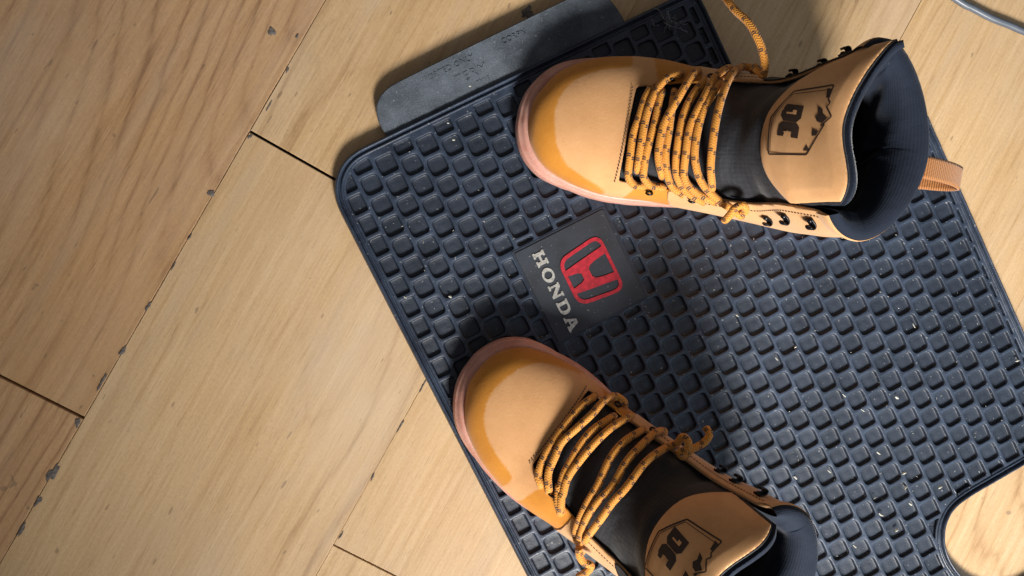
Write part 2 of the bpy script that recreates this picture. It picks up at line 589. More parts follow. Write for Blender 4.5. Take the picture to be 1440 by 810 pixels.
def plank(c0, c1, d0, d1, mat, ga=0.0004, gb=0.0004, ge=0.0008, lift=0.0):
    """one board: long edges along DIR between c0 and c1, ends at d0 and d1; ragged long edges"""
    L, W = (d1 - d0) / 2, (c1 - c0) / 2
    mid = DIR * (d0 + d1) / 2 + NRM * (c0 + c1) / 2
    n = 120
    xs = np.linspace(-L + ge, L - ge, n)
    rag = lambda: np.abs(rng.normal(0, 0.00012 if ga > 0.0001 else 0.00004, n)) * (rng.random(n) < 0.6)
    yl, yr = -W + gb + rag(), W - ga - rag()
    V, F = [], []
    bev = 0.0005 if ga > 0.0001 else 0.0003
    for i in range(n):
        e = bev if 0 < i < n - 1 else bev
        x = xs[i]
        xi = min(max(x, -L + ge + e), L - ge - e)
        V += [(x, yl[i], -0.008), (x, yl[i], -e), (xi, yl[i] + e, 0), (xi, 0, 0), (xi, yr[i] - e, 0), (x, yr[i], -e), (x, yr[i], -0.008)]
    for i in range(n - 1):
        for j in range(6):
            a = i * 7 + j
            F.append((a, a + 7, a + 8, a + 1))
    F.append((0, 1, 2, 3, 4, 5, 6))
    b = (n - 1) * 7
    F.append((b + 6, b + 5, b + 4, b + 3, b + 2, b + 1, b))
    o = mesh("plank", V, [f[::-1] for f in F], mat, floor, False)
    o.location = (mid[0], mid[1], lift)
    # local y must run along -NRM side: rotate so local x = DIR, local y = left normal
    o.rotation_euler = (0, 0, ANG)
    return o


bounds = [-0.6655, -0.452, -0.2385, -0.025, 0.1885, 0.402, 0.6155]
joints = {0: [-0.9, 0.12, 1.2], 1: [-1.35, -0.2465, 0.92], 2: [-1.1, 0.006, 1.15], 3: [-1.4, -0.2475, 0.85], 4: [-1.2, -0.55, 0.62], 5: [-1.1, -0.42, 0.75]}
# local y = left of DIR = -NRM, so a board between c0<c1 is centred at the mean; its +y edge is the c0 side
for k in range(6):
    js = joints[k]
    for a, b in zip(js[:-1], js[1:]):
        m = WOOD_SHADED if k in (0, 1) else WOOD
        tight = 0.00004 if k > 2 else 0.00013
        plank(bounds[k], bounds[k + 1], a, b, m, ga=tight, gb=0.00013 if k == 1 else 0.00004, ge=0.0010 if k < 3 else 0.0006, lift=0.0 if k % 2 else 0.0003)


def blob_poly(cx, cy, rx, ry, rot, n=22, rough=0.42):
    pts = []
    ph = rng.random(4) * 6.28
    for i in range(n):
        a = 2 * math.pi * i / n
        r = 1 + rough * (0.6 * math.sin(2 * a + ph[0]) + 0.4 * math.sin(3 * a + ph[1]) + 0.35 * math.sin(5 * a + ph[2])) + rng.normal(0, rough * 0.25)
        x, y = rx * r * math.cos(a), ry * r * math.sin(a)
        pts.append((cx + x * math.cos(rot) - y * math.sin(rot), cy + x * math.sin(rot) + y * math.cos(rot)))
    return pts


def chip(x, y, rx, ry, rot=ANG, mat=None):
    P = blob_poly(0, 0, rx, ry, rot)
    V = [(px, py, 0.00035) for px, py in P] + [(px * 0.6, py * 0.6, 0.00062) for px, py in P] + [(0, 0, 0.00065)]
    n = len(P)
    F = [(i, (i + 1) % n, n + (i + 1) % n, n + i) for i in range(n)] + [(n + i, n + (i + 1) % n, 2 * n) for i in range(n)]
    o = mesh("chip", V, F, mat or CHIPM, floor, True)
    o.location = (x, y, 0.0003)
    return o


for x, y, rx, ry in ((-0.1878, 0.1989, 0.0062, 0.0038), (-0.176, 0.170, 0.0035, 0.0016), (-0.1685, 0.196, 0.003, 0.0018), (-0.2339, 0.0738, 0.0055, 0.0033), (-0.2045, 0.118, 0.0035, 0.0022),
                     (-0.281, -0.013, 0.006, 0.0018), (-0.300, -0.047, 0.008, 0.0022), (-0.315, -0.070, 0.011, 0.0018), (-0.333, -0.101, 0.006, 0.003), (-0.3512, -0.139, 0.013, 0.0042),
                     (-0.362, -0.160, 0.009, 0.0022), (-0.374, -0.181, 0.012, 0.0019), (-0.250, 0.040, 0.004, 0.0012), (0.0127, 0.2215, 0.010, 0.0065),
                     (-0.072, -0.078, 0.010, 0.0010), (-0.090, -0.110, 0.012, 0.0008), (-0.112, -0.150, 0.006, 0.0010), (-0.137, -0.196, 0.005, 0.0012), (-0.262, 0.018, 0.006, 0.0010), (-0.190, 0.142, 0.007, 0.0010)):
    chip(x, y, rx * 0.55, ry * 0.6)

# ------------------------------------------------------------------ rubber car mat
MA = math.radians(26.6758)
MO = np.array([-0.0999, 0.0976])          # lattice origin on the floor
EU = np.array([math.cos(MA), math.sin(MA)])
EV = np.array([math.sin(MA), -math.cos(MA)])
PU, PV = 0.017785, 0.018
ZR = 0.010                                # top of the ridges


def mw(u, v):
    return MO + EU * u + EV * v


MATZ = -0.0022                            # the ridges stand 10 mm above the local zero, which lies just under the boards
mat_root = empty("car_floor_mat", (MO[0], MO[1], MATZ), MA)
tag(mat_root, "dark rubber car mat with square wells and a red emblem, under both boots", "floor mat")
# parts use local coordinates (u, -v, z) in metres


def arc(cx, cy, r, a0, a1, n=9):
    return [(cx + r * math.cos(math.radians(a0 + (a1 - a0) * i / n)), cy + r * math.sin(math.radians(a0 + (a1 - a0) * i / n))) for i in range(n + 1)]


out = []
out += arc(-13.5, 15.5, 36, 180, 270)                 # top left corner (u, v down) mm
out += arc(279, -8.5, 12, 270, 360)
out += [(291, 20), (291, 60)]
out += arc(311, 92, 20, 180, 90)                       # inner fillet of the step
out += arc(406, 136.5, 24.5, 270, 360)
out += arc(405.5, 451.5, 25, 0, 90)
out += [(360, 476.5), (330, 476.5)]
out += catmull([(318, 476.8), (303, 479.5), (291.5, 488), (284.5, 500), (282.4, 512), (284, 528), (291, 546), (304, 562), (325, 572)], 30).tolist()
out += arc(405.5, 598, 25, 270, 360) + arc(400.5, 640, 30, 0, 90) + arc(-19, 640, 30.5, 90, 180)
out = np.array(out + [out[0]])
OUT = even(out, 4.0)[:-1]
# smooth slightly so that the corners roll
for _ in range(2):
    OUT = 0.5 * OUT + 0.25 * (np.roll(OUT, 1, 0) + np.roll(OUT, -1, 0))


def inset(P, d):
    t = np.roll(P, -1, 0) - np.roll(P, 1, 0)
    t /= np.linalg.norm(t, axis=1)[:, None]
    n = np.stack([-t[:, 1], t[:, 0]], 1)
    # orientation: make n point inside
    A = 0.5 * np.sum(P[:, 0] * np.roll(P[:, 1], -1) - np.roll(P[:, 0], -1) * P[:, 1])
    return P + n * d * (1 if A > 0 else -1)


RIM = [(0.0, 2.4), (0.0, 4.0), (0.35, 8.5), (0.9, 10.9), (1.7, 12.3), (2.6, 12.6), (3.4, 12.0), (3.8, 10.2), (4.1, 9.0), (4.8, 8.9), (5.2, 9.8), (5.7, 10.9), (6.5, 11.1), (7.1, 10.6), (7.5, 10.0)]
V, F = [], []
nO = len(OUT)
lip = rng.normal(0, 0.12, nO)
for d, z in RIM:
    P = inset(OUT, d)
    for i, (u, v) in enumerate(P):
        V.append((u / 1000, -v / 1000, (z + (lip[i] if 4 < z else 0)) / 1000 if d < 7.5 else z / 1000))
for k in range(len(RIM) - 1):
    for i in range(nO):
        a, b = k * nO + i, k * nO + (i + 1) % nO
        F.append((a, b, b + nO, a + nO))
rim = mesh("rim", V, F, SCUFFED, mat_root, True)
INN = inset(OUT, 7.5)
PITB = inset(OUT, 9.2)
bm = bmesh.new()
bm.faces.new([bm.verts.new((u / 1000, -v / 1000, 0.0030)) for u, v in INN])
bmesh.ops.triangulate(bm, faces=bm.faces[:])
me = bpy.data.meshes.new("base_sheet")
bm.to_mesh(me)
me.materials.append(RUBBER)
link("base_sheet", me, mat_root)


def clip_half(P, a, b, c):
    """keep a*x+b*y<=c"""
    o = []
    for i in range(len(P)):
        p, q = P[i], P[(i + 1) % len(P)]
        dp, dq = a * p[0] + b * p[1] - c, a * q[0] + b * q[1] - c
        if dp <= 0:
            o.append(p)
        if (dp < 0 < dq) or (dq < 0 < dp):
            t = dp / (dp - dq)
            o.append((p[0] + (q[0] - p[0]) * t, p[1] + (q[1] - p[1]) * t))
    return o


def clip_rect(P, x0, x1, y0, y1):
    for a, b, c in ((1, 0, x1), (-1, 0, -x0), (0, 1, y1), (0, -1, -y0)):
        P = clip_half(P, a, b, c)
        if len(P) < 3:
            return []
    return P


def parea(P):
    P = np.asarray(P)
    return abs(0.5 * np.sum(P[:, 0] * np.roll(P[:, 1], -1) - np.roll(P[:, 0], -1) * P[:, 1]))


def clean(P, eps=0.05):
    o = []
    for p in P:
        if not o or math.hypot(p[0] - o[-1][0], p[1] - o[-1][1]) > eps:
            o.append(p)
    while len(o) > 1 and math.hypot(o[0][0] - o[-1][0], o[0][1] - o[-1][1]) <= eps:
        o.pop()
    return o


def rounded(P, r, seg=3):
    """round the corners of a convex polygon"""
    P = clean(P, 0.4)
    if len(P) < 3:
        return []
    o = []
    n = len(P)
    for i in range(n):
        a, b, c = np.array(P[i - 1]), np.array(P[i]), np.array(P[(i + 1) % n])
        la, lc = np.linalg.norm(a - b), np.linalg.norm(c - b)
        ra, rc = min(r, la * 0.45), min(r, lc * 0.45)
        p0, p1 = b + (a - b) / la * ra, b + (c - b) / lc * rc
        for k in range(seg + 1):
            t = k / seg
            o.append(tuple((1 - t) ** 2 * p0 + 2 * t * (1 - t) * b + t * t * p1))
    return o


HW = 7.95          # half opening of a well
PROF = [(1.0, 10.0), (0.972, 9.88), (0.944, 9.5), (0.918, 8.9), (0.88, 7.75), (0.84, 7.2), (0.78, 7.0), (0.35, 7.3)]
PLATE = (58.3, 139.7, 107.4, 188.0)


def well_mesh(name, tile, pit):
    """ridge ring and sunken cup; tile and pit are polygons (mm) round their own centre"""
    V, F = [], []
    nt = len(tile)
    if not pit:
        V = [(x, -y, 10.0) for x, y in tile]
        F = [tuple(range(nt))[::-1]]
        return V, F
    npit = len(pit)
    cx, cy = np.mean(pit, axis=0)
    # ring by triangle fill
    b = bmesh.new()
    tv = [b.verts.new((x, -y, 10.0)) for x, y in tile]
    pv = [b.verts.new((x, -y, 10.0)) for x, y in pit]
    es = [b.edges.new((tv[i], tv[(i + 1) % nt])) for i in range(nt)] + [b.edges.new((pv[i], pv[(i + 1) % npit])) for i in range(npit)]
    bmesh.ops.triangle_fill(b, edges=es, use_beauty=True, use_dissolve=False)
    b.verts.index_update()
    for f in b.faces[:]:
        c = f.calc_center_median()
    V = [tuple(v.co) for v in b.verts]
    base = nt
    for f in b.faces:
        ids = [v.index for v in f.verts]
        if all(i >= nt for i in ids):
            continue
        if f.normal.z < 0:
            ids = ids[::-1]
        F.append(tuple(ids))
    b.free()
    ar = math.sqrt(parea(pit)) / 2
    prev = base
    for k, (s, z) in enumerate(PROF[1:]):
        st = len(V)
        sh = 1 - (1 - s) * HW / max(ar, 3.0)
        for x, y in pit:
            V.append((cx + (x - cx) * sh, -(cy + (y - cy) * sh), z))
        for i in range(npit):
            q = (prev + i, prev + (i + 1) % npit, st + (i + 1) % npit, st + i)
            F.append(q)
        prev = st
    F.append(tuple(prev + i for i in range(npit)))
    return V, F


def orient(V, F):
    """make every face look up where it is level or towards the cup's axis"""
    b = bmesh.new()
    vs = [b.verts.new((x / 1000, y / 1000, z / 1000)) for x, y, z in V]
    for f in F:
        try:
            b.faces.new([vs[i] for i in f])
        except ValueError:
            pass
    bmesh.ops.remove_doubles(b, verts=b.verts, dist=1e-6)
    bmesh.ops.recalc_face_normals(b, faces=b.faces)
    up = sum(f.normal.z * f.calc_area() for f in b.faces)
    if up < 0:
        bmesh.ops.reverse_faces(b, faces=b.faces)
    for f in b.faces:
        f.smooth = True
    # keep the flat ridge top flat: sharp edges are avoided by the rounded shoulder
    m = bpy.data.meshes.new("well")
    b.to_mesh(m)
    b.free()
    m.materials.append(RUBBER)
    m.materials.append(SCUFFED)
    # the tops of the ridges are rubbed pale by shoes
    for p in m.polygons:
        if all(m.vertices[i].co.z > 0.0092 for i in p.vertices):
            p.material_index = 1
    return m


fulltile = [(-PU * 500, -PV * 500), (0, -PV * 500), (PU * 500, -PV * 500), (PU * 500, 0), (PU * 500, PV * 500), (0, PV * 500), (-PU * 500, PV * 500), (-PU * 500, 0)]
fullpit = rounded([(-HW, -HW), (HW, -HW), (HW, HW), (-HW, HW)], 3.4, 4)
FULL = [orient(*well_mesh("well", fulltile, rounded([(-HW + a, -HW + b), (HW + c, -HW + d), (HW + e, HW + f), (-HW + g, HW + h)], 4.2 + 0.14 * r, 4)))
        for r, (a, b, c, d, e, f, g, h) in enumerate(rng.normal(0, 0.16, (6, 8)))]
CAMW = np.array([-0.0945, 0.0188, 0.6847])
# ground footprints of what the boots hide from the view, only used to choose which wells are kept as single parts
HIDE1 = [(0.0, 0.139), (0.011, 0.158), (0.043, 0.172), (0.10, 0.181), (0.16, 0.174), (0.221, 0.180), (0.268, 0.206), (0.302, 0.203), (0.349, 0.121), (0.372, 0.084), (0.342, 0.076), (0.323, 0.058), (0.288, 0.031), (0.19, 0.056), (0.125, 0.067), (0.062, 0.070), (0.012, 0.096)]
HIDE2 = [(-0.041, -0.085), (-0.029, -0.052), (0.003, -0.036), (0.040, -0.051), (0.078, -0.08), (0.145, -0.129), (0.212, -0.163), (0.243, -0.21), (0.25, -0.26), (0.07, -0.26), (0.038, -0.198), (-0.009, -0.165), (-0.033, -0.13)]
cells = []
cand = np.array([(i * PU * 1000, (j + i / 2) * PV * 1000) for i in range(-3, 26) for j in range(-18, 40)])
cand = cand[(cand[:, 0] > -60) & (cand[:, 0] < 445) & (cand[:, 1] > -40) & (cand[:, 1] < 660)]
cdist = poly_sdf(cand, INN)
cw_ = MO + cand[:, :1] / 1000 * EU + cand[:, 1:] / 1000 * EV
chid = (poly_sdf(cw_, HIDE1) > 0.009) | (poly_sdf(cw_, HIDE2) > 0.009)
for (u, v), dist, hid in zip(cand, cdist, chid):
    if dist > -14:
        loc = INN - np.array([u, v])
        inside_plate = PLATE[0] + 8 < u < PLATE[1] - 8 and PLATE[2] + 8 < v < PLATE[3] - 8
        if inside_plate:
            continue
        full = dist > 14
        near_plate = PLATE[0] - 9.5 < u < PLATE[1] + 9.5 and PLATE[2] - 9.5 < v < PLATE[3] + 9.5
        if full and not near_plate:
            m = FULL[int(rng.integers(0, 6))]
        else:
            tile = fulltile if full else clean(clip_rect([tuple(p) for p in loc], -PU * 500, PU * 500, -PV * 500, PV * 500), 0.02)
            if len(tile) < 3 or parea(tile) < 1.0:
                continue
            hw = HW
            if full:
                pit = [(-hw, -hw), (hw, -hw), (hw, hw), (-hw, hw)]
            else:
                pit = clip_rect([tuple(p) for p in (PITB - np.array([u, v]))], -hw, hw, -hw, hw)
            if near_plate and pit:
                best = []
                x0, x1, y0, y1 = PLATE[0] - u - 2.6, PLATE[1] - u + 2.6, PLATE[2] - v - 2.6, PLATE[3] - v + 2.6
                if not (x0 > hw or x1 < -hw or y0 > hw or y1 < -hw):
                    for a, b, c in ((1, 0, x0), (-1, 0, -x1), (0, 1, y0), (0, -1, -y1)):
                        q = clip_half(pit, a, b, c)
                        if len(q) >= 3 and (not best or parea(q) > parea(best)):
                            best = q
                    pit = best
            if not pit or len(pit) < 3 or parea(pit) < 30:
                pit = []
            else:
                pit = rounded(pit, 2.8, 3)
                pit = clean(pit, 0.15)
                if len(pit) < 5:
                    pit = []
            m = orient(*well_mesh("well", tile, pit))
        wxy = mw(u / 1000, v / 1000)
        # frame footprint on the mat
        inframe = -0.40 < wxy[0] < 0.475 and -0.262 < wxy[1] < 0.262
        cells.append((hid or not inframe, float(np.linalg.norm(np.array([*wxy, ZR]) - CAMW)), u, v, m))
cells.sort(key=lambda c: (c[0], c[1]))
rest_v, rest_f, rest_m = [], [], []
for k, (h, _, u, v, m) in enumerate(cells):
    if k < 300 and not h:
        o = link("well", m, mat_root)
        o.location = (u / 1000, -v / 1000, 0)
    else:
        st = len(rest_v)
        rest_v += [(p.co.x + u / 1000, p.co.y - v / 1000, p.co.z) for p in m.vertices]
        rest_f += [tuple(st + i for i in p.vertices) for p in m.polygons]
        rest_m += [p.material_index for p in m.polygons]
o = mesh("well_field", rest_v, rest_f, RUBBER, mat_root, True)
o.data.materials.append(SCUFFED)
o.data.polygons.foreach_set("material_index", rest_m)
o["kind"] = "stuff"
print("cells", len(cells), "visible", sum(not c[0] for c in cells))


def slab(name, poly, z0, z1, bev, mat, parent, org=(0, 0), smooth=False, zf=None):
    """flat slab with a chamfered upper edge; poly in mm (u, v down)"""
    P = np.asarray(poly, float)
    rings = [(0, z0), (0, z1 - bev), (bev, z1)]
    V, F = [], []
    n = len(P)
    for d, z in rings:
        Q = inset(P, d) if d else P
        for u, v in Q:
            V.append((u / 1000, -v / 1000, (z + (zf(u, v) if zf else 0)) / 1000))
    for k in range(2):
        for i in range(n):
            a, b = k * n + i, k * n + (i + 1) % n
            F.append((a, b, b + n, a + n))
    F.append(tuple(2 * n + i for i in range(n)))
    b = bmesh.new()
    vs = [b.verts.new(v) for v in V]
    for f in F:
        b.faces.new([vs[i] for i in f])
    bmesh.ops.recalc_face_normals(b, faces=b.faces)
    if b.faces[-1].normal.z < 0 if hasattr(b.faces, '__getitem__') and not b.faces.ensure_lookup_table() else False:
        bmesh.ops.reverse_faces(b, faces=b.faces)
    m = bpy.data.meshes.new(name)
    b.to_mesh(m)
    b.free()
    m.materials.append(mat)
    return link(name, m, parent)


# emblem plate
pu0, pu1, pv0, pv1 = PLATE
plate_poly = rounded([(pu0, pv0), (pu1, pv0), (pu1, pv1), (pu0, pv1)], 2.0, 3)
border = slab("emblem_plate", rounded([(pu0 - 2.2, pv0 - 2.2), (pu1 + 2.2, pv0 - 2.2), (pu1 + 2.2, pv1 + 2.2), (pu0 - 2.2, pv1 + 2.2)], 2.5, 3), 9.0, 10.35, 0.5, RUBBER, mat_root)
plate = slab("plate_face", plate_poly, 9.2, 11.1, 0.45, RUBBER_PLATE, border)


def poly_face(name, loops, z, th, mat, parent):
    """flat raised figure from an outer loop and holes (mm u,v), th thick"""
    b = bmesh.new()
    es = []
    for lp in loops:
        vs = [b.verts.new((u / 1000, -v / 1000, z / 1000)) for u, v in lp]
        es += [b.edges.new((vs[i], vs[(i + 1) % len(vs)])) for i in range(len(vs))]
    bmesh.ops.triangle_fill(b, edges=es, use_beauty=True, use_dissolve=False)
    fs = b.faces[:]
    r = bmesh.ops.extrude_face_region(b, geom=fs)
    for e in r["geom"]:
        if isinstance(e, bmesh.types.BMVert):
            e.co.z += th / 1000
    bmesh.ops.recalc_face_normals(b, faces=b.faces)
    m = bpy.data.meshes.new(name)
    b.to_mesh(m)
    b.free()
    m.materials.append(mat)
    return link(name, m, parent)


# the emblem: upright direction is +u, reading direction is +v. local emblem coords: x right (=v), y up (=u)
EB = (107.0, 149.0)        # centre (u, v)


def em(x, y):
    return (EB[0] + y, EB[1] + x)


def rr(pts, r, seg=6):
    return rounded(pts, r, seg)


frame_o = rr([(-20.5, -20.5), (20.5, -20.5), (25.5, 20.5), (-25.5, 20.5)], 10)
frame_i = rr([(-17.7, -17.7), (17.7, -17.7), (22.4, 18.0), (-22.4, 18.0)], 7.7)
poly_face("emblem_frame", [[em(x, y) for x, y in frame_o], [em(x, y) for x, y in frame_i]], 11.0, 0.9, RED, border)
hl = [(-10.2, -17.9), (-5.6, -17.9), (-4.2, -9.5), (-2.6, -6.8), (2.6, -6.8), (4.2, -9.5), (5.6, -17.9), (10.2, -17.9), (11.4, -10), (12.6, -1), (15.0, 18.0), (8.6, 18.0), (7.2, 7.5), (5.8, 2.6), (3.2, 0.2), (-3.2, 0.2), (-5.8, 2.6), (-7.2, 7.5), (-8.6, 18.0), (-15.0, 18.0), (-12.6, -1), (-11.4, -10)]
poly_face("emblem_bar", [[em(x, y) for x, y in hl]], 11.0, 0.85, RED, border)

# chrome slab-serif letters, centre (u,v)
LT = {
    'H': [[(-6.2, -4.8), (-1.2, -4.8), (-1.2, -3.2), (-2.3, -3.2), (-2.3, -0.9), (2.3, -0.9), (2.3, -3.2), (1.2, -3.2), (1.2, -4.8), (6.2, -4.8), (6.2, -3.2), (5.3, -3.2), (5.3, 3.2), (6.2, 3.2), (6.2, 4.8), (1.2, 4.8), (1.2, 3.2), (2.3, 3.2), (2.3, 0.9), (-2.3, 0.9), (-2.3, 3.2), (-1.2, 3.2), (-1.2, 4.8), (-6.2, 4.8), (-6.2, 3.2), (-5.3, 3.2), (-5.3, -3.2), (-6.2, -3.2)]],
    'O': [[(6.3 * math.cos(a), 5.0 * math.sin(a)) for a in np.linspace(0, 2 * math.pi, 25)[:-1]], [(3.2 * math.cos(a), 3.4 * math.sin(a)) for a in np.linspace(0, 2 * math.pi, 21)[:-1]]],
    'N': [[(-6.2, -4.8), (-2.0, -4.8), (-2.0, -3.3), (-3.4, -3.3), (-3.4, 1.6), (3.0, -4.8), (5.2, -4.8), (5.2, 3.3), (6.3, 3.3), (6.3, 4.8), (2.2, 4.8), (2.2, 3.3), (3.4, 3.3), (3.4, -1.0), (-2.4, 4.8), (-6.2, 4.8), (-6.2, 3.3), (-5.1, 3.3), (-5.1, -3.3), (-6.2, -3.3)]],
    'D': [[(-6.0, -4.8), (0.5, -4.8), (3.6, -4.2), (5.6, -2.4), (6.1, 0), (5.6, 2.4), (3.6, 4.2), (0.5, 4.8), (-6.0, 4.8), (-6.0, 3.3), (-5.0, 3.3), (-5.0, -3.3), (-6.0, -3.3)], [(-2.0, -3.2), (0.4, -3.2), (2.2, -2.4), (2.9, 0), (2.2, 2.4), (0.4, 3.2), (-2.0, 3.2)]],
    'A': [[(-6.6, -4.8), (-2.0, -4.8), (-2.0, -3.4), (-2.9, -3.4), (-2.3, -2.0), (1.6, -2.0), (2.2, -3.4), (1.2, -3.4), (1.2, -4.8), (6.6, -4.8), (6.6, -3.4), (5.6, -3.4), (1.7, 4.8), (-1.7, 4.8), (-5.4, -3.4), (-6.6, -3.4)], [(-1.6, -0.5), (1.0, -0.5), (-0.25, 2.7)]],
}
for ch, (cu, cv) in zip("HONDA", ((75.6, 120.6), (75.3, 135.4), (75.2, 149.6), (75.2, 164.3), (75.2, 178.6))):
    poly_face("letter", [[(cu + y, cv + x * 0.98) for x, y in lp] for lp in LT[ch]], 11.05, 0.8, CHROME, border)

# raised tab along the front edge, with faint moulded writing
tp = catmull([(10.2, -19.2), (9.2, -26), (9.6, -35), (13.5, -44), (21, -50), (31, -52.6), (45, -53.2)], 26).tolist() + [(90, -53.8), (140, -54.4), (185, -55)] + catmull([(196, -55), (209, -52.5), (217, -46), (221.5, -36), (223.5, -26), (224, -19.2)], 16).tolist()
tp = even(np.array(tp + [tp[0]]), 2.5)[:-1]


def tabz(u, v):
    return 0.2 * max(0.0, -v - 21) * 0.55 + 1.2 * math.sin(u / 60.0) * max(0, -v - 21) / 33


tab_v, tab_f = [], []
tabo = slab("tab", tp, 6.2, 9.2, 0.8, RUBBER_TAB, mat_root, zf=tabz)


def writing(body, size, u, v, z, parent, mat, th=0.25, sp=1.0):
    c = bpy.data.curves.new("moulded_writing", 'FONT')
    c.body = body
    c.size = size / 1000
    c.space_character = sp
    c.extrude = th / 2000
    c.resolution_u = 2
    t = bpy.data.objects.new("moulded_writing", c)
    COL.objects.link(t)
    dg = bpy.context.evaluated_depsgraph_get()
    dg.update()
    m = bpy.data.meshes.new_from_object(t.evaluated_get(dg))
    m.name = "moulded_writing"
    bpy.data.objects.remove(t)
    bpy.data.curves.remove(c)
    m.materials.clear()
    m.materials.append(mat)
    for q in m.vertices:
        q.co.z += (z + tabz(u + q.co.x * 1000, v - q.co.y * 1000)) / 1000
    o = link("moulded_writing", m, parent)
    o.location = (u / 1000, -v / 1000, 0)
    return o


writing("USE SUPPORTED ONLY", 6.2, 32, -43.5, 9.22, tabo, RUBBER_TAB, 0.34, 1.05)
writing("TERM", 9.5, 78, -31.5, 9.22, tabo, RUBBER_TAB, 0.34, 1.25)
writing("TYPE", 5.0, 92, -24.3, 9.22, tabo, RUBBER_TAB, 0.3, 1.1)
writing("CORPN", 6.2, 124, -44, 9.22, tabo, RUBBER_TAB, 0.34, 1.05)

# ------------------------------------------------------------------ boots
# boot coordinates in mm: s from the toe tip to the heel, n towards the outer side, z above the floor
#        Ds   Dz   Ps   Pz   wl   wm   nd   m     pu   pl
SECT = np.array([
    (8.5, 33, 8.5, 27, 8, 0, 4, .40, 2.0, 2.0),
    (10, 40.5, 9.5, 26, 16, 9, 4, .36, 2.0, 2.4),
    (14, 47, 14, 26, 25, 19.5, 4, .33, 2.1, 2.6),
    (22, 53, 23, 25, 38, 30, 4, .30, 2.2, 3.0),
    (34, 58, 35, 24, 48, 37, 4, .29, 2.25, 3.2),
    (52, 63.5, 54, 24, 57, 43, 3, .28, 2.3, 3.4),
    (72, 69, 76, 24, 62, 46, 1, .28, 2.3, 3.4),
    (82, 73, 88, 24, 63.5, 46, 0, .28, 2.3, 3.4),
    (100, 81, 108, 24, 64, 45, 1, .29, 2.25, 3.2),
    (116, 89, 135, 24, 62, 45, 2, .33, 2.2, 3.0),
    (130, 98, 180, 24, 61, 46, 3, .40, 2.2, 2.8),
    (142, 107, 230, 24, 60, 48, 4, .46, 2.15, 2.5),
    (151, 116, 275, 27, 60, 50, 5, .48, 2.1, 2.3),
    (159, 125, 287, 55, 61, 52, 6, .50, 2.1, 2.2),
    (167, 134, 285, 82, 63, 54, 6, .50, 2.2, 2.1),
    (177, 145, 280, 105, 66, 55, 7, .50, 2.3, 1.95),
    (187, 156, 276, 128, 69, 56, 8, .52, 2.3, 1.8),
    (195, 165, 275, 143, 73, 57, 8, .55, 2.3, 1.7),
    (203, 174, 275, 155, 75, 57, 8, .55, 2.3, 1.7),
    (209, 181, 276, 165, 76, 57, 8, .55, 2.3, 1.7)], float)
NS = len(SECT)
_sh = np.interp(np.arange(NS), [9, 13, 17, 19], [0, 6, 10, 11])
SECT[:, 0] -= _sh
SECT[:, 2] -= np.interp(SECT[:, 2], [150, 290], [0, 9])


def sec(t):
    t = np.clip(np.asarray(t, float), 0, NS - 1)
    i = np.clip(np.floor(t).astype(int), 0, NS - 2)
    f = (t - i)[..., None]
    g = lambda k: SECT[np.clip(k, 0, NS - 1)]
    p0, p1, p2, p3 = g(i - 1), g(i), g(i + 1), g(i + 2)
    return 0.5 * (2 * p1 + (p2 - p0) * f + (2 * p0 - 5 * p1 + 4 * p2 - p3) * f ** 2 + (3 * p1 - p0 - 3 * p2 + p3) * f ** 3)


def surf0(t, th):
    q = sec(t)
    Ds, Dz, Ps, Pz, wl, wm, nd, m, pu, pl = [q[..., k] for k in range(10)]
    cs, cz = Ps + m * (Ds - Ps), Pz + m * (Dz - Pz)
    c, s = np.cos(th), np.sin(th)
    p = np.where(c >= 0, pu, pl)
    ca = np.abs(c) ** (2 / p)
    sa = np.abs(s) ** (2 / p)
    S = np.where(c >= 0, cs + (Ds - cs) * ca, cs + (Ps - cs) * ca)
    Z = np.where(c >= 0, cz + (Dz - cz) * ca, cz + (Pz - cz) * ca)
    N = np.where(s >= 0, nd + (wl - nd) * sa, nd - (nd + wm) * sa)
    return np.stack([S, N, Z], -1)


def surf(t, th, off=0.0):
    """point of the last's surface, moved outwards by off mm"""
    t = np.asarray(t, float)
    th = np.asarray(th, float)
    p = surf0(t, th)
    e = 0.05
    dt = surf0(t + e, th) - surf0(t - e, th)
    dh = surf0(t, th + e) - surf0(t, th - e)
    n = np.cross(dt, dh)
    n /= np.linalg.norm(n, axis=-1)[..., None] + 1e-9
    return p + n * np.asarray(off, float)[..., None]


# which way is out: compare with the centre of a mid ring
_c = surf(np.array([12.0]), np.array([0.0]), np.array([5.0]))[0]
_b = surf0(np.array([12.0]), np.array([0.0]))[0]
SGN = 1.0 if (_c - _b)[0] < 0 else -1.0


def S(t, th, off=0.0):
    return surf(t, th, SGN * np.asarray(off, float) * np.ones_like(np.asarray(t, float)))


TT = np.array([6.6, 8, 9, 10, 11, 12, 13, 14, 16, 17, 19])
TL = np.array([33, 39, 43, 47, 49, 50, 52, 55, 60, 65, 67.])
TM = np.array([37, 38, 38, 39, 40, 40, 40, 40.5, 44, 49, 50.])
T_FRONT = 6.55


def grid(t0, t1, nt, h0, h1, nh):
    t, h = np.meshgrid(np.linspace(t0, t1, nt), np.linspace(h0, h1, nh), indexing='ij')
    F = [(i * nh + j, (i + 1) * nh + j, (i + 1) * nh + j + 1, i * nh + j + 1) for i in range(nt - 1) for j in range(nh - 1)]
    return t.ravel(), h.ravel(), F


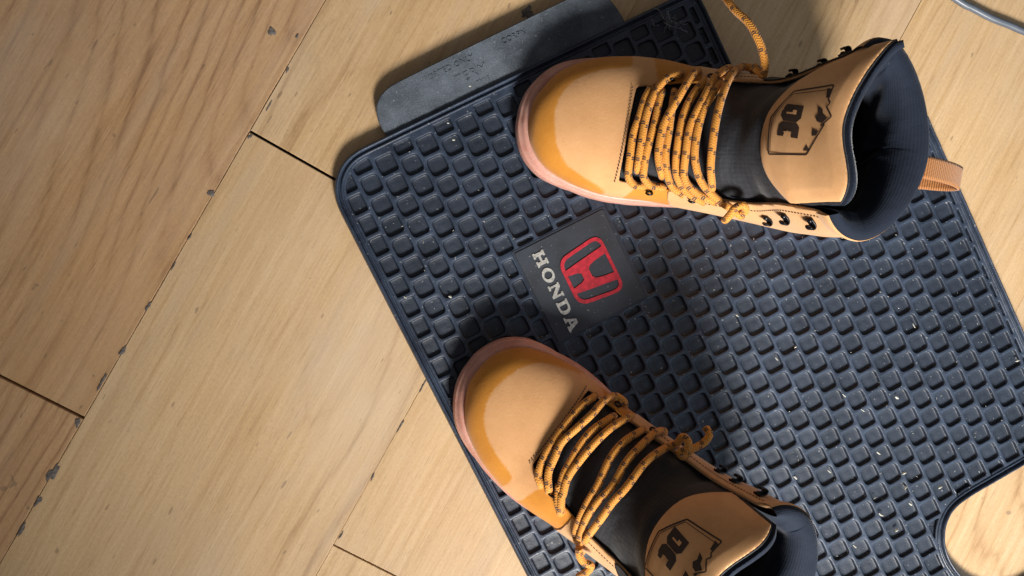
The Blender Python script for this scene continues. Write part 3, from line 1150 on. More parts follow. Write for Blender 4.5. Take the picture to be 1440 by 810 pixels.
class Boot:
    def __init__(s, name, loc, ang, mirror):
        s.root = empty(name, loc, ang)
        s.mir = mirror
        s.z0 = 10.0

    def w(s, P):
        """boot mm -> local metres (origin under the middle of the sole)"""
        P = np.asarray(P, float)
        y = P[:, 1] * (-1 if s.mir else 1)
        return np.stack([(P[:, 0] - 140) / 1000, y / 1000, (P[:, 2] - s.z0) / 1000], 1)

    def add(s, name, P, F, mat, parent=None, smooth=True, uvs=None, flip=False):
        if flip != s.mir:
            F = [f[::-1] for f in F]
        return mesh(name, s.w(P), F, mat, parent or s.root, smooth, uvs)


PLAN_L = [(9, 4), (9.4, 12), (13, 24), (22, 38), (34, 48), (54, 57), (76, 62), (100, 64), (125, 61.5), (150, 55), (175, 48), (200, 43), (225, 41), (246, 39), (264, 32), (274, 20), (279.5, 3)]
PLAN_M = [(9.3, -5), (14, -19), (23, -30), (34, -36.5), (54, -43), (76, -46), (100, -45), (125, -42), (150, -38.5), (175, -37), (200, -37), (225, -38), (246, -37), (262, -32), (273, -20)]


def build_boot(name, loc, ang, mirror, strands, extra, logo_flip):
    b = Boot(name, loc, ang, mirror)
    R = b.root
    # ---- sole
    plan = np.array(PLAN_L + PLAN_M[::-1] + [PLAN_L[0]], float)
    plan = catmull(plan, 220)[:-1]
    plan = even(np.r_[plan, plan[:1]], 2.6)[:-1]
    n = len(plan)
    sx = plan[:, 0]
    d0 = 3.2 + 5.2 * np.clip((52 - sx) / 45, 0, 1) ** 0.8 + 1.5 * np.clip((sx - 230) / 60, 0, 1)
    lug = (np.sin(np.arange(n) * 2 * math.pi / 7.0) > 0.35).astype(float)
    lug = 0.5 * lug + 0.25 * (np.roll(lug, 1) + np.roll(lug, -1))
    prof = [(10.0, -3.0, 0), (10.2, 0.15, 1), (12.5, 0.72, 1), (15.5, 0.97, 0.8), (16.6, 1.03, 0.1), (19.5, 1.05, 0), (23.5, 1.03, 0), (26.0, 0.92, 0), (27.2, 0.86, 0), (27.8, 0.60, 0), (29.4, 0.55, 0), (31.0, 0.34, 0), (32.0, 0.05, 0), (31.0, -1.0, 0), (26, -1.6, 0)]
    P, F = [], []
    for z, k, lg in prof:
        off = d0 * k if k > 0 else np.full(n, k * 2.0)
        off = off - lug * lg * 1.5
        Q = inset(plan, 0.0)
        Q = plan - (inset(plan, 1.0) - plan) * off[:, None]
        zz = np.full(n, z)
        zz = zz + np.where(z < 14, 2.2 * np.clip((26 - sx) / 26, 0, 1) ** 2, 0)
        P += np.stack([Q[:, 0], Q[:, 1], zz], 1).tolist()
    for k in range(len(prof) - 1):
        for i in range(n):
            a, c = k * n + i, k * n + (i + 1) % n
            F.append((a, c, c + n, a + n))
    F.append(tuple(range(n))[::-1])
    b.add("outsole", P, F, GUM, flip=True)

    # ---- upper shell, cut into panels
    t, h, G = grid(0.0, 17.0, 180, -math.pi, math.pi, 145)
    base = S(t, h, 0.0)
    nn = base[:, 1]
    lat = np.interp(t, TT, TL) - nn
    med = nn + np.interp(t, TT, TM)
    front = (t - T_FRONT) * 11.0 - 2.0 * (np.abs(nn + 2) / 36) ** 4
    dors = np.cos(h) * 40
    hole = np.minimum(np.minimum(lat, med), np.minimum(front, dors))
    cut = 9.15 + 0.25 * np.sin(h * 2)
    # front panel: nubuck with the amber dip round its foot
    vp = catmull([(25, -2), (24.3, 8), (27.5, 21.5), (37, 34), (53, 43), (70, 48), (75.5, 51), (76.5, 60)], 30).tolist() + [(76.5, 75), (93, 75), (92, 52), (95, 30), (95, -36), (91, -45), (91, -65), (77, -65)] + catmull([(77, -50), (73, -44.5), (57, -38.5), (40, -30.5), (29.5, -17.5)], 20).tolist()
    sd = poly_sdf(base[:, :2], vp)
    f = np.minimum(-hole, (cut - t) * 14)
    Pv, Fv, ux = clip_field(S(t, h, 0.0), G, f, np.stack([sd, sd * 0], 1))
    vamp = solid(b.add("vamp", Pv, Fv, UPPER, uvs=ux), 0.0018)
    # tan quarter and shaft
    f = np.minimum(-hole, (t - cut) * 14 + 2.5)
    Pv, Fv = clip_field(S(t, h, 0.9), G, f)
    solid(b.add("quarter", Pv, Fv, TAN), 0.0024)

    # dark facing along the outer eyestay
    ft, fh, FG = grid(11.4, 17.0, 60, 0.3, 1.7, 60)
    fb = surf0(ft, fh)
    fo = fb[:, 1] - np.interp(ft, TT, TL)
    ff = np.minimum(np.minimum(fo + 0.4, 13.0 - (fb[:, 1] - np.interp(ft, TT, TL)) - np.clip(163 - fb[:, 0] , 0, 50) * 0.4 + np.clip(-np.cos(fh), 0, 1) * -60), (ft - 11.5) * 11)
    Pv, Fv = clip_field(S(ft, fh, 1.5), FG, ff)
    if len(Fv):
        solid(b.add("eyestay_facing", Pv, Fv, FACING), 0.0010)

    # stitches along the front of the throat and down the edges
    SP, SF = [], []

    def stitch(p, q, up, r=0.42):
        p, q = np.asarray(p), np.asarray(q)
        d = q - p
        d = d / (np.linalg.norm(d) + 1e-9)
        sd = np.cross(d, up)
        sd /= np.linalg.norm(sd) + 1e-9
        st = len(SP)
        for e, g in ((p, 0.55), (p * 0.7 + q * 0.3, 1), (p * 0.3 + q * 0.7, 1), (q, 0.55)):
            for a in range(5):
                an = math.pi * a / 4
                SP.append(e + r * g * (math.cos(an) * sd + math.sin(an) * up))
        for k in range(3):
            for a in range(4):
                i = st + k * 5 + a
                SF.append((i, i + 5, i + 6, i + 1))

    def stitch_line(pts, off, step=2.6, ln=1.7):
        # pts: (t, theta) pairs
        q = np.array(pts, float)
        X = S(q[:, 0], q[:, 1], off)
        U = S(q[:, 0], q[:, 1], off + 1.0) - X
        d = np.r_[0, np.cumsum(np.linalg.norm(np.diff(X, axis=0), axis=1))]
        for a in np.arange(1.0, d[-1] - 2, step):
            p = np.array([np.interp(a, d, X[:, k]) for k in range(3)])
            r_ = np.array([np.interp(a + ln, d, X[:, k]) for k in range(3)])
            u = np.array([np.interp(a, d, U[:, k]) for k in range(3)])
            stitch(p, r_, u)
    # throat front: find theta for n at t
    hh = np.linspace(-1.5, 1.5, 400)

    def theta_at(tv, nv):
        N = surf0(np.full(400, tv), hh)[:, 1]
        return float(np.interp(nv, N, hh))
    fl = [(T_FRONT - 0.16 - 0.0, theta_at(T_FRONT - 0.16, x)) for x in np.linspace(34, -38, 40)]
    stitch_line(fl, 0.75)
    for o_ in (3.0,):
        stitch_line([(x, theta_at(x, np.interp(x, TT, TL) + o_)) for x in np.linspace(9.4, 16.7, 50)], 1.1)
        stitch_line([(x, theta_at(x, -np.interp(x, TT, TM) - o_)) for x in np.linspace(9.4, 16.7, 50)], 1.1)
    so = b.add("stitching", SP, SF, THREAD, vamp)
    so["kind"] = "stuff"

    # ---- tongue
    t, h, G = grid(6.2, 19.0, 190, -1.52, 1.52, 151)
    n0 = surf0(t, h)[:, 1]
    up = np.clip((t - 12.5) / 2.5, 0, 1)
    wr = (0.9 * np.sin(t * 2.6 + 0.045 * n0) + 0.5 * np.sin(t * 4.1 - 0.08 * n0 + 1.0)) * (1 - up) * np.clip((t - 9.5) / 1.5, 0, 1)
    off = -4.2 + 2.6 * up + wr
    edge = np.minimum(np.interp(t, TT, TL + 5) - n0, n0 + np.interp(t, [6, 12, 14, 16, 19], [42, 45, 44, 42, 40]))
    top = np.interp(n0, np.linspace(-46, 80, 64), catmull([(-46, 17.2), (-36, 18.05), (-26, 18.4), (-15, 18.3), (0, 17.92), (12, 17.78), (28, 17.95), (45, 18.3), (62, 18.65), (80, 18.7)], 400)[:, 1][np.searchsorted(catmull([(-46, 17.2), (-36, 18.05), (-26, 18.4), (-15, 18.3), (0, 17.92), (12, 17.78), (28, 17.95), (45, 18.3), (62, 18.65), (80, 18.7)], 400)[:, 0], np.linspace(-46, 79.9, 64))])
    f = np.minimum(edge, (top - t) * 12)
    Xs = S(t, h, off)
    uv = np.stack([t * 11.0, n0], 1)
    Pv, Fv, ux = clip_field(Xs, G, f, uv)
    tongue = solid(b.add("tongue", Pv, Fv, RIPSTOP, uvs=ux), 0.003)
    # knit backing of the tongue, thicker, its rim shows above the leather
    f2 = np.minimum(edge + 1.2, (top + 0.28 - t) * 12)
    f2 = np.minimum(f2, (t - 13.2) * 12)
    Pv, Fv, ux = clip_field(S(t, h, off - 1.8), G, f2, uv)
    solid(b.add("tongue_lining", Pv, Fv, LINING, tongue, uvs=ux), 0.0050)
    # leather patch
    low = 13.3 + 1.9 * (np.abs(n0 - 5) / 52) ** 2.9
    pf = np.minimum(np.minimum((t - low) * 11, (top - 0.06 - t) * 12), np.minimum(np.interp(t, TT, TL + 2.5) - n0, n0 + np.interp(t, [6, 12, 14, 16, 19], [40, 43, 42, 40, 38])))
    puff = 2.4 * np.clip(pf / 9.0, 0, 1) ** 0.5
    Pv, Fv = clip_field(S(t, h, off + 0.3 + puff), G, pf)
    patch = solid(b.add("tongue_patch", Pv, Fv, PATCH, tongue), 0.0016)

    # branded shield on the patch: x right, y up (towards the top of the tongue), mm
    cn = 13.0
    sgn = -1 if logo_flip else 1      # image-right of the mark is the inner side on the right boot

    def on_patch(x, y, lift):
        tv = 15.25 + y / 13.0
        nv = cn - sgn * x
        hv = np.array([theta_at(a, c) for a, c in zip(np.atleast_1d(tv), np.atleast_1d(nv))])
        up_ = np.clip((tv - 12.5) / 2.5, 0, 1)
        return S(np.atleast_1d(tv), hv, -4.2 + 2.6 * up_ + 0.3 + 2.4 + lift)

    LP, LF = [], []

    def ribbon(pts, wd, lift=0.25):
        q = even(np.array(pts, float), 1.5)
        d = np.gradient(q, axis=0)
        d /= np.linalg.norm(d, axis=1)[:, None]
        sd = np.stack([-d[:, 1], d[:, 0]], 1) * wd / 2
        A = on_patch(q[:, 0] + sd[:, 0], q[:, 1] + sd[:, 1], lift)
        M = on_patch(q[:, 0], q[:, 1], lift + 0.15)
        B = on_patch(q[:, 0] - sd[:, 0], q[:, 1] - sd[:, 1], lift)
        st = len(LP)
        for i in range(len(q)):
            LP.extend([A[i], M[i], B[i]])
        for i in range(len(q) - 1):
            for k in range(2):
                a = st + i * 3 + k
                LF.append((a, a + 3, a + 4, a + 1))

    def fill(poly, lift=0.25):
        bm_ = bmesh.new()
        vs = [bm_.verts.new((x, y, 0)) for x, y in poly]
        es = [bm_.edges.new((vs[i], vs[(i + 1) % len(vs)])) for i in range(len(vs))]
        bmesh.ops.triangle_fill(bm_, edges=es, use_beauty=True)
        bmesh.ops.subdivide_edges(bm_, edges=bm_.edges[:], cuts=2, use_grid_fill=True)
        bm_.verts.index_update()
        X = np.array([(v.co.x, v.co.y) for v in bm_.verts])
        st = len(LP)
        LP.extend(on_patch(X[:, 0], X[:, 1], lift))
        for f_ in bm_.faces:
            ids = [v.index for v in f_.verts]
            if f_.normal.z < 0:
                ids = ids[::-1]
            LF.append(tuple(st + i for i in ids))
        bm_.free()
    shield = [(-24, 17), (-20, -5), (-3, -18), (22, -18), (22, 15), (14, 20), (9, 27), (7, 22), (-1, 33), (-7, 25), (-11, 24), (-13, 27), (-24, 25)]
    k_ = 0.92
    shield = [(x * k_, y * k_ * 0.86) for x, y in [(-25, 22), (-22, -10), (-2, -23), (25, -20), (25, 12), (14, 19), (3, 26), (5, 22), (-2, 31), (-9, 24), (-12, 27), (-14, 24), (-25, 25)]]
    ribbon(shield + [shield[0]], 1.1)
    ribbon([(-20.0, 17), (-18.2, -7.5), (-1.5, -16.6), (20.8, -14.6)], 0.45)
    # two block letters run together, a star in the opening of the second
    q_ = lambda pl: [(x * 0.80 + 0.8 + 0.12 * y, y * 0.72 - 4.2) for x, y in pl]
    fill(q_([(-14, -9.5), (-14, 9.5), (-3.4, 9.5), (0.4, 6.2), (0.4, -6.2), (-3.4, -9.5)]))
    fill(q_([(1.0, -6.2), (1.0, 6.2), (4.2, 9.5), (13.5, 9.5), (13.5, 3.4), (8.8, 3.4), (8.8, -3.4), (13.5, -3.4), (13.5, -9.5), (4.2, -9.5)]))
    dark_n = (len(LP), len(LF))
    for pl in ([(-9, 13), (-7, 18), (-3.5, 19.5), (-1.0, 24), (2.5, 20), (1.5, 15.5), (-1.5, 13), (-4, 15)], [(6, 12.5), (7.5, 18), (10.5, 16.5), (11, 13)], [(-21, 17), (-20.5, 21.5), (-14.5, 21), (-14.5, 18.5)], [(16.5, 10), (20.5, 12.5), (20.5, 7.5)]):
        fill([(x, y * 0.9) for x, y in pl])
    mark = b.add("branded_mark", LP, LF, BURN, patch, flip=(logo_flip))
    LP, LF = [], []
    fill(q_([(-9.4, 1.0), (-9.4, 4.6), (-5.6, 4.6), (-5.6, -4.6), (-7.2, -4.6), (-7.2, 1.0)]), 0.5)
    star = []
    for k in range(10):
        rr_ = 3.4 if k % 2 == 0 else 1.5
        an = math.pi / 2 + k * math.pi / 5
        star.append((11.2 + rr_ * math.cos(an), -1.2 + rr_ * math.sin(an)))
    fill(q_(star), 0.55)
    b.add("raised_star", LP, LF, PATCH, patch, flip=(logo_flip))

    # ---- padded collar and lining: runs round the back from one side of the throat to the other
    prof = [(16.55, 1.4), (16.9, 2.2), (17.25, 1.8), (17.5, 0.0), (17.62, -3.0), (17.55, -6.5), (17.3, -9.8), (16.9, -12), (16.3, -13), (15.5, -12.5), (14.6, -11), (13.6, -9.5), (12.6, -8), (11.8, -7), (11, -6)]
    pq = catmull(prof, 60)
    hl_ = theta_at(17.0, np.interp(17.0, TT, TL) - 3)
    hm_ = theta_at(17.0, -np.interp(17.0, TT, TM) + 3)
    hs = np.linspace(hl_, 2 * math.pi + hm_, 150)
    q_, h_ = np.meshgrid(np.arange(60), hs, indexing='ij')
    tq, oq = pq[q_.ravel(), 0], pq[q_.ravel(), 1]
    hq = h_.ravel()
    # the rim rolls gently and has a few creases at the back
    fr = np.minimum(hq - hs[0], hs[-1] - hq)
    fall = np.clip(fr / 0.35, 0, 1) ** 0.6
    tq = 17.0 + (tq - 17.0) + 0.16 * np.sin(hq * 2.0 + 0.4) * np.clip(tq - 14, 0, 1)
    oq = oq * np.where(oq < 0, (0.35 + 0.65 * fall) * (1.12 + 1.1 * np.exp(-((hq - 3.2) / 1.0) ** 2)), 1.0)
    oq = oq + np.where(tq < 17.3, 1.3 * np.sin(hq * 7 + tq * 2.2) * np.sin(hq * 3.1 - tq * 1.7), 0) * fall * np.clip((17.3 - tq) / 1.2, 0, 1)
    crease = np.exp(-((hq - 3.35) / 0.05) ** 2) + 0.7 * np.exp(-((hq - 3.05) / 0.045) ** 2)
    oq = oq - 1.8 * crease * np.clip((17.3 - tq) / 1.0, 0, 1)
    X = S(tq, hq, oq)
    G = [(i * 150 + j, (i + 1) * 150 + j, (i + 1) * 150 + j + 1, i * 150 + j + 1) for i in range(59) for j in range(149)]
    arcmm = np.r_[0, np.cumsum(np.linalg.norm(np.diff(pq * np.array([11, 1]), axis=0), axis=1))]
    b.add("collar_lining", X, G, LINING, uvs=np.stack([hq * 55, arcmm[q_.ravel()]], 1))
    # tan facing folded over the outer edge of the collar
    fp = [(16.2, 1.0), (16.7, 2.4), (17.05, 2.9), (17.2, 2.3)]
    fq = catmull(fp, 10)
    q2, h2 = np.meshgrid(np.arange(10), hs, indexing='ij')
    X = S(fq[q2.ravel(), 0] + 0.16 * np.sin(h2.ravel() * 2.0 + 0.4), h2.ravel(), fq[q2.ravel(), 1])
    G2 = [(i * 150 + j, (i + 1) * 150 + j, (i + 1) * 150 + j + 1, i * 150 + j + 1) for i in range(9) for j in range(149)]
    b.add("collar_edge", X, G2, TAN)
    # insole deep inside
    ins = plan[::2] - (plan[::2] - np.array([150, 4])) * 0.14
    b.add("insole", [(x, y, 31.0) for x, y in ins], [tuple(range(len(ins)))], LINING)

    # ---- heel pull loop
    a = np.linspace(0, 1, 26)
    loop = catmull([(266, 1, 139), (276, 1, 141), (294, 1, 137), (307, 1, 129), (309.5, 1, 122), (304, 1, 114), (291, 1, 107), (276, 1, 101)], 40)
    P, F, UVW = [], [], []
    dl = np.r_[0, np.cumsum(np.linalg.norm(np.diff(loop, axis=0), axis=1))]
    for i, c in enumerate(loop):
        for j, y in enumerate(np.linspace(-7.8, 7.8, 8)):
            P.append((c[0], c[1] + y + 0.6 * math.sin(i / 9), c[2]))
            UVW.append((dl[i], y))
    for i in range(39):
        for j in range(7):
            k = i * 8 + j
            F.append((k, k + 1, k + 9, k + 8))
    solid(b.add("pull_loop", P, F, WEB, uvs=UVW), 0.0016, 0)

    # ---- lace hardware
    def frame_at(tv, nv, off):
        hv = theta_at(tv, nv)
        p = S(np.array([tv]), np.array([hv]), off)[0]
        o_ = S(np.array([tv]), np.array([hv]), off + 1.0)[0] - p
        o_ /= np.linalg.norm(o_)
        al = S(np.array([tv + 0.1]), np.array([hv]), off)[0] - p
        al -= o_ * (al @ o_)
        al /= np.linalg.norm(al)
        return p, o_, al, np.cross(o_, al)

    def hardware(tv, nv, kind):
        p, o_, al, sd = frame_at(tv, nv, 1.6)
        sid = 1 if nv > 0 else -1
        outw = sd if sd[1] * sid > 0 else -sd
        if kind == "eyelet":
            ring = [p + o_ * 0.9 - outw * 1.8 + 2.3 * (math.cos(x) * al + math.sin(x) * (-outw * 0.45 + o_ * 0.89)) for x in np.linspace(0, 2 * math.pi, 25)]
            tube("eyelet", b.w(ring), 0.00085, BLACKMETAL, R, 8, caps=False)
        else:
            st = [p - outw * 3.6 + o_ * 0.3, p + outw * 0.6 + o_ * 0.6, p + outw * 2.6 + o_ * 1.0, p + outw * 3.7 + o_ * 2.4, p + outw * 2.9 + o_ * 4.0, p + outw * 0.8 + o_ * 4.5, p - outw * 1.2 + o_ * 4.2]
            path = catmull(st, 22)
            # flat bent strip with thickness
            P, F = [], []
            wds = np.interp(np.linspace(0, 1, 22), [0, .25, .5, .85, 1], [3.0, 3.2, 2.6, 2.8, 1.9])
            tn = np.gradient(path, axis=0)
            tn /= np.linalg.norm(tn, axis=1)[:, None]
            for c, w_, t_ in zip(path, wds, tn):
                nn_ = np.cross(t_, al)
                for dy, dn in ((-1, -0.55), (1, -0.55), (1, 0.55), (-1, 0.55)):
                    P.append(c + al * dy * w_ + nn_ * dn)
            for i in range(21):
                for j in range(4):
                    k = i * 4
                    F.append((k + j, k + (j + 1) % 4, k + 4 + (j + 1) % 4, k + 4 + j))
            F += [(0, 1, 2, 3), (87, 86, 85, 84)]
            hk = b.add("lace_hook", P, F, BLACKMETAL)
            bv = hk.modifiers.new("bevel", 'BEVEL')
            bv.width, bv.segments = 0.0003, 2
            # rivet head
            c = p - outw * 2.2 + o_ * 1.0
            P, F = [c + o_ * 1.4], []
            for k, (rr_, zz) in enumerate(((1.2, 1.1), (1.9, 0.5), (2.1, -0.2))):
                for j in range(12):
                    x = 2 * math.pi * j / 12
                    P.append(c + rr_ * (math.cos(x) * al + math.sin(x) * outw) + o_ * zz)
            for j in range(12):
                F.append((0, 1 + j, 1 + (j + 1) % 12))
                for k in range(2):
                    F.append((1 + k * 12 + j, 13 + k * 12 + j, 13 + k * 12 + (j + 1) % 12, 1 + k * 12 + (j + 1) % 12))
            b.add("rivet", P, F, BLACKMETAL, hk)
    for tv in (8.1, 9.6):
        hardware(tv, np.interp(tv, TT, TL) + 2.5, "eyelet")
        hardware(tv, -np.interp(tv, TT, TM) - 2.5, "eyelet")
    for tv in (12.4, 14.0, 15.5):
        hardware(tv, np.interp(tv, TT, TL) + 5.0, "lace_hook")
        hardware(tv, -np.interp(tv, TT, TM) - 6.5, "lace_hook")

    # ---- laces
    for st in strands:
        pts = np.array(st, float)
        path = even(catmull(pts, 80), 0.8)
        tube("lace", b.w(path), 0.0029, LACE, R, 14, flat=0.88)
    for st in extra:
        path = even(catmull(np.array(st, float), 120), 0.8)
        tube("lace", b.w(path), 0.0029, LACE, R, 14, flat=0.92)
    return b

ST1, EX1, ST2, EX2 = [], [], [], []
ST1 = [[[103.1, -36.6, 55.9], [97.4, -37.9, 65.5], [91.4, -38.2, 65.3], [85.0, -33.3, 67.8], [82.4, -19.8, 73.2], [81.3, -3.1, 75.1], [83.3, 9.4, 75.8], [85.3, 23.7, 75.1], [88.3, 32.2, 73.3], [90.9, 37.1, 65.1]], [[91.6, -27.2, 64.4], [89.0, -26.4, 73.7], [87.4, -9.6, 78.8], [87.3, 9.0, 79.1], [89.5, 23.0, 78.5], [94.0, 35.2, 77.4], [100.4, 43.0, 76.7], [108.3, 47.4, 75.6], [115.9, 54.2, 57.7]], [[115.7, -35.5, 61.5], [110.3, -36.9, 71.1], [102.2, -36.7, 70.4], [95.7, -32.6, 72.1], [93.6, -26.4, 75.3], [92.4, -13.6, 79.2], [94.2, 6.7, 81.1], [95.0, 24.0, 79.6], [96.1, 30.6, 77.4], [98.4, 35.3, 68.8]], [[109.9, -28.7, 69.1], [105.6, -28.2, 80.4], [100.2, -17.8, 84.1], [98.9, -6.6, 85.7], [99.7, 7.1, 86.3], [105.8, 24.8, 86.9], [112.3, 39.9, 84.4], [119.5, 51.8, 77.5], [127.8, 55.1, 56.3]], [[131.4, -38.2, 59.5], [124.7, -38.8, 73.8], [116.0, -35.1, 76.8], [109.0, -25.8, 81.4], [104.9, -13.4, 84.6], [104.2, 2.5, 85.8], [103.8, 12.9, 85.2], [104.8, 30.0, 81.3], [107.2, 34.8, 72.5]], [[149.8, -40.1, 56.6], [140.1, -41.9, 77.1], [125.7, -36.9, 79.9], [115.2, -25.9, 84.8], [111.4, -6.5, 89.6], [111.8, 14.0, 89.7], [116.2, 29.8, 88.5], [124.3, 43.3, 84.4], [131.4, 50.6, 67.7]], [[155.4, -39.8, 65.4], [145.7, -41.4, 84.9], [132.0, -37.3, 85.4], [121.2, -29.3, 87.4], [117.2, -12.3, 93.5], [116.5, 5.9, 94.7], [121.5, 24.7, 95.3], [130.6, 46.2, 88.8], [144.6, 59.0, 76.1], [150.7, 53.9, 65.4]], [[185.0, -41.6, 53.2], [171.4, -47.7, 80.6], [163.0, -45.6, 86.0], [148.3, -40.1, 88.5], [133.7, -31.3, 91.5], [124.6, -17.6, 95.1], [121.7, -1.8, 96.9], [123.7, 20.2, 96.6], [133.2, 40.1, 92.2], [139.7, 46.9, 76.7]], [[145.7, -32.5, 81.4], [140.1, -32.4, 95.4], [134.0, -20.3, 102.5], [131.1, -3.1, 106.1], [130.9, 13.0, 105.7], [133.6, 30.8, 101.9], [141.1, 49.5, 91.5], [155.7, 63.2, 72.1], [163.7, 62.0, 74.2], [167.4, 52.9, 72.4]]]
EX1 = [[[153.7, 56.8, 100.0], [157.0, 52.5, 104.0], [158.9, 49.9, 108.0], [156.2, 57.6, 112.0], [152.0, 66.1, 113.0], [147.3, 73.9, 112.0], [140.9, 83.7, 108.0], [132.9, 93.0, 100.0], [127.6, 103.7, 90.0], [123.1, 126.4, 60.0], [125.0, 151.8, 20.0], [111.0, 157.8, 14.0]], [[163.7, -48.5, 98.0], [165.8, -46.3, 101.0], [162.2, -43.0, 104.0], [157.6, -45.8, 102.0], [156.0, -51.0, 98.0], [154.9, -55.5, 92.0]]]
ST2 = [[[95.5, 42.3, 64.4], [91.6, 40.0, 71.9], [85.7, 35.5, 72.3], [81.1, 23.1, 73.4], [79.1, 8.8, 74.0], [78.6, -8.6, 73.6], [80.4, -24.0, 71.0], [85.0, -34.3, 65.7], [89.1, -37.1, 53.1]], [[102.0, 41.5, 67.3], [97.3, 38.7, 77.0], [89.5, 29.7, 77.8], [85.7, 17.1, 78.4], [83.3, 5.7, 78.1], [85.7, -9.8, 78.7], [88.8, -23.6, 76.6], [92.3, -37.6, 69.0], [99.9, -45.6, 59.1], [109.6, -45.8, 57.8], [116.6, -39.4, 44.6]], [[120.5, 48.6, 67.0], [114.4, 46.0, 77.6], [108.6, 42.6, 78.9], [100.4, 31.4, 80.4], [102.8, 34.0, 80.5], [98.2, 23.6, 81.4], [96.1, 12.8, 81.9], [94.6, -0.2, 81.6], [95.4, -14.5, 80.4], [102.5, -30.3, 75.1], [107.5, -33.2, 63.2]], [[119.5, 49.1, 66.1], [113.5, 45.7, 79.0], [106.1, 36.0, 82.5], [106.5, 35.5, 82.8], [101.3, 23.7, 84.1], [100.1, 9.5, 85.3], [101.1, -9.4, 85.3], [105.3, -25.6, 81.8], [114.8, -39.7, 71.2], [124.7, -39.4, 46.5]], [[147.6, 55.5, 56.6], [137.7, 55.4, 77.0], [131.1, 50.8, 82.0], [124.7, 38.8, 88.8], [121.0, 26.2, 92.4], [118.9, 13.1, 93.9], [115.2, -6.2, 91.5], [117.0, -21.9, 87.7], [125.9, -36.8, 78.2], [136.9, -39.7, 49.6]], [[153.6, 55.2, 58.9], [151.5, 63.3, 60.7], [137.6, 54.5, 81.6], [132.3, 46.8, 88.0], [127.3, 36.0, 93.2], [125.2, 21.8, 97.8], [125.7, 7.7, 100.5], [124.1, -12.0, 97.4], [128.0, -28.4, 91.1], [135.7, -42.2, 78.0], [145.5, -47.2, 64.8], [151.7, -40.2, 54.9]], [[150.4, 55.4, 57.5], [139.3, 51.1, 86.5], [135.8, 43.2, 94.3], [133.1, 30.2, 101.3], [131.2, 16.1, 104.9], [131.9, 2.1, 106.7], [133.7, -19.3, 102.3], [140.1, -33.1, 95.5], [152.3, -45.0, 80.8], [162.7, -40.8, 59.3]]]
EX2 = [[[147.8, -41.9, 90.0], [146.9, -46.4, 95.0], [145.6, -51.2, 100.0], [149.1, -50.4, 104.0], [151.9, -46.1, 104.0], [150.9, -41.1, 100.0], [156.6, -40.4, 96.0], [159.0, -48.0, 94.0], [162.1, -53.3, 93.0], [164.0, -58.6, 93.0], [163.8, -64.7, 92.0], [160.1, -67.5, 88.0]], [[138.2, 58.1, 88.0], [142.9, 62.5, 86.0], [149.2, 64.6, 84.0], [155.1, 63.6, 84.0], [157.1, 69.7, 80.0], [158.4, 77.2, 70.0]]]

A1 = math.radians(-10.0)
c1 = np.array([0.0005, 0.132]) + 0.140 * np.array([math.cos(A1), math.sin(A1)])
b1 = build_boot("lace_up_boot", (c1[0], c1[1], 0.0078), A1, False, ST1, EX1, False)
tag(b1.root, "tan nubuck lace-up boot whole in view, its pull loop showing, toe beside the rubber tab", "boot", "pair of boots on the mat")
A2 = math.radians(-38.3)
T2 = np.array([-0.0355, -0.0545])
c2 = T2 + 0.140 * np.array([math.cos(A2), math.sin(A2)])
b2 = build_boot("lace_up_boot", (c2[0], c2[1], 0.0078), A2, True, ST2, EX2, True)
tag(b2.root, "tan nubuck lace-up boot cut off by the lower edge, standing below the red emblem", "boot", "pair of boots on the mat")

# ------------------------------------------------------------------ small things
cab = catmull([(0.30, 0.335, 0.0032), (0.347, 0.272, 0.0032), (0.3873, 0.2464, 0.0032), (0.4015, 0.240, 0.0032), (0.4195, 0.2323, 0.0032), (0.4375, 0.2266, 0.0032), (0.4519, 0.2216, 0.0032), (0.50, 0.208, 0.0032), (0.60, 0.20, 0.0032)], 140)
o = tube("power_cable", even(cab, 0.003), 0.0031, CABLEM, None, 14)
tag(o, "thin grey cable lying on the planks in the upper right corner", "cable")

# pale crumbs and fibres scattered over the mat
CP, CF, CMI = [], [], []


def crumb(x, y, z, ln, wd, rot, bend=0.0):
    st = len(CP)
    n_ = 5
    for i in range(n_):
        a = (i / (n_ - 1) - 0.5)
        w_ = wd * (0.45 + 0.55 * math.cos(a * 2.6)) * (0.8 + 0.4 * rng.random())
        px, py = a * ln, bend * ln * (a * a - 0.12)
        for dx, dz in ((-w_ / 2, 0.0), (0, 0.45 * wd), (w_ / 2, 0.0)):
            lx, ly = px, py + dx
            CP.append((x + lx * math.cos(rot) - ly * math.sin(rot), y + lx * math.sin(rot) + ly * math.cos(rot), z + dz + 0.0003))
    for i in range(n_ - 1):
        for k in range(2):
            a = st + i * 3 + k
            CF.append((a, a + 3, a + 4, a + 1))


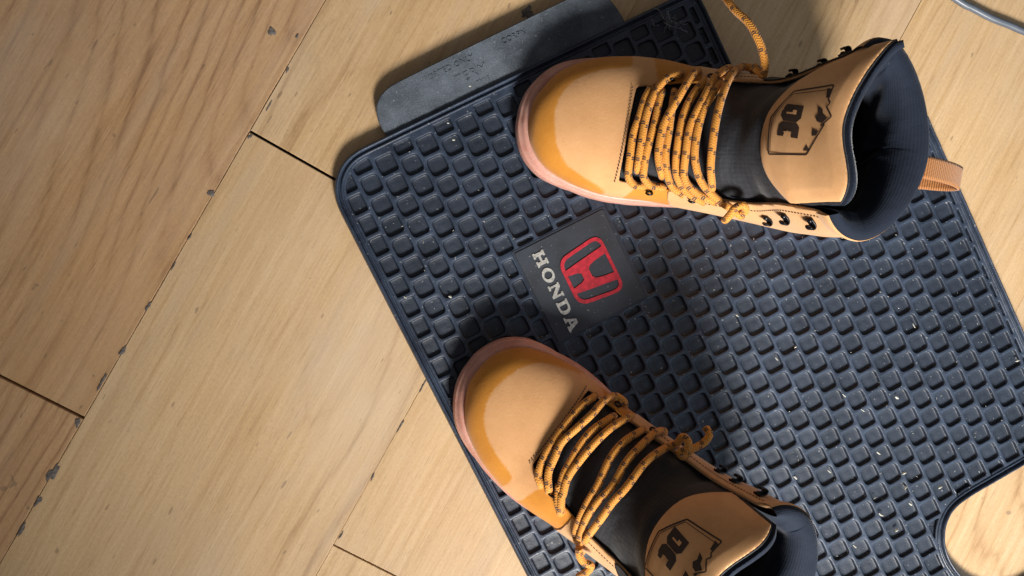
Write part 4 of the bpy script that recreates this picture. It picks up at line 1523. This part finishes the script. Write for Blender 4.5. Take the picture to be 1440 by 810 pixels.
CR = [(0.3186, -0.1955, 0.0078, 0.0051, 0.0015, -0.5, 0.5), (0.3393, -0.1602, 0.0078, 0.0039, 0.0026, 0.3, 0), (0.3408, -0.1732, 0.0078, 0.0034, 0.0021, 0.8, 0), (0.3457, -0.1874, 0.0078, 0.0034, 0.0017, -0.6, 0), (0.3327, -0.2097, 0.0078, 0.0039, 0.0026, 0.6, 0), (0.3731, -0.1738, 0.0078, 0.0039, 0.0021, 0.4, 0), (0.2947, -0.2218, 0.0078, 0.0039, 0.0013, -0.7, 0), (0.2709, -0.1567, 0.0078, 0.0043, 0.0009, -0.7, 0), (0.3155, -0.1423, 0.0078, 0.0039, 0.0013, -0.6, 0), (0.4446, -0.0649, 0.0078, 0.0039, 0.0021, 0.2, 0), (0.3319, -0.0949, 0.0078, 0.0034, 0.0021, -0.6, 0), (0.2577, -0.2414, 0.0078, 0.0051, 0.0026, 1.0, 0), (0.2407, -0.1609, 0.0078, 0.0034, 0.0017, -0.8, 0), (0.2392, -0.0503, 0.0078, 0.0021, 0.0017, 0.5, 0), (0.2229, -0.0601, 0.0078, 0.0034, 0.0011, -0.8, 0), (0.188, -0.0234, 0.0078, 0.003, 0.0013, -0.6, 0), (-0.0506, -0.0064, 0.0078, 0.0026, 0.0017, -0.4, 0), (-0.0859, -0.0068, 0.0078, 0.0026, 0.0013, -0.6, 0), (-0.0476, 0.1175, 0.0078, 0.0021, 0.0017, 0, 0), (-0.052, 0.1306, 0.0078, 0.0017, 0.0013, 0, 0), (-0.0351, 0.1591, 0.0125, 0.0017, 0.0017, 0, 0), (0.2837, -0.0921, 0.0078, 0.0043, 0.0009, -0.7, 0), (0.3007, -0.1052, 0.0078, 0.0039, 0.0009, -0.6, 0), (0.3468, -0.0334, 0.0078, 0.0043, 0.0009, -1, 0), (0.3127, -0.1808, 0.0078, 0.0034, 0.0009, 0.5, 0)]

for x, y, z, ln, wd, rot, bend in CR:
    crumb(x, y, z, ln, wd, rot, bend)
for _ in range(260):
    u, v = rng.uniform(-38, 410), rng.uniform(-8, 470)
    if poly_sdf([(u, v)], INN)[0] < 6:
        continue
    w_ = mw(u / 1000, v / 1000)
    crumb(w_[0], w_[1], 0.0080, rng.uniform(0.0005, 0.0018), rng.uniform(0.0003, 0.0006), rng.uniform(0, 6.28), 0.1)
o = mesh("crumbs", CP, CF, CRUMB, None, False)
tag(o, "pale crumbs and fibres scattered over the rubber mat", "crumbs", kind="stuff")

# frayed lint by the far corner of the mat
LPt, LFt = [], []
for k in range(26):
    a0 = rng.uniform(0, 6.28)
    p0 = np.array([0.129, 0.2155, 0.012]) + rng.normal(0, 0.003, 3) * (1.6, 0.7, 0.4)
    pts = [p0]
    for i in range(5):
        a0 += rng.normal(0, 0.7)
        pts.append(pts[-1] + np.array([math.cos(a0) * 0.0022, math.sin(a0) * 0.0018, rng.normal(0, 0.0006)]))
    q = catmull(pts, 12)
    st = len(LPt)
    for p in q:
        for dx, dz in ((-0.0003, 0), (0, 0.0005), (0.0003, 0)):
            LPt.append((p[0] + dx, p[1] + dx, max(0.009, p[2]) + dz))
    for i in range(11):
        for j in range(2):
            c = st + i * 3 + j
            LFt.append((c, c + 3, c + 4, c + 1))
o = mesh("lint_tuft", LPt, LFt, LINT, None, True)
tag(o, "small frayed tuft of grey lint on the far corner of the mat", "lint")
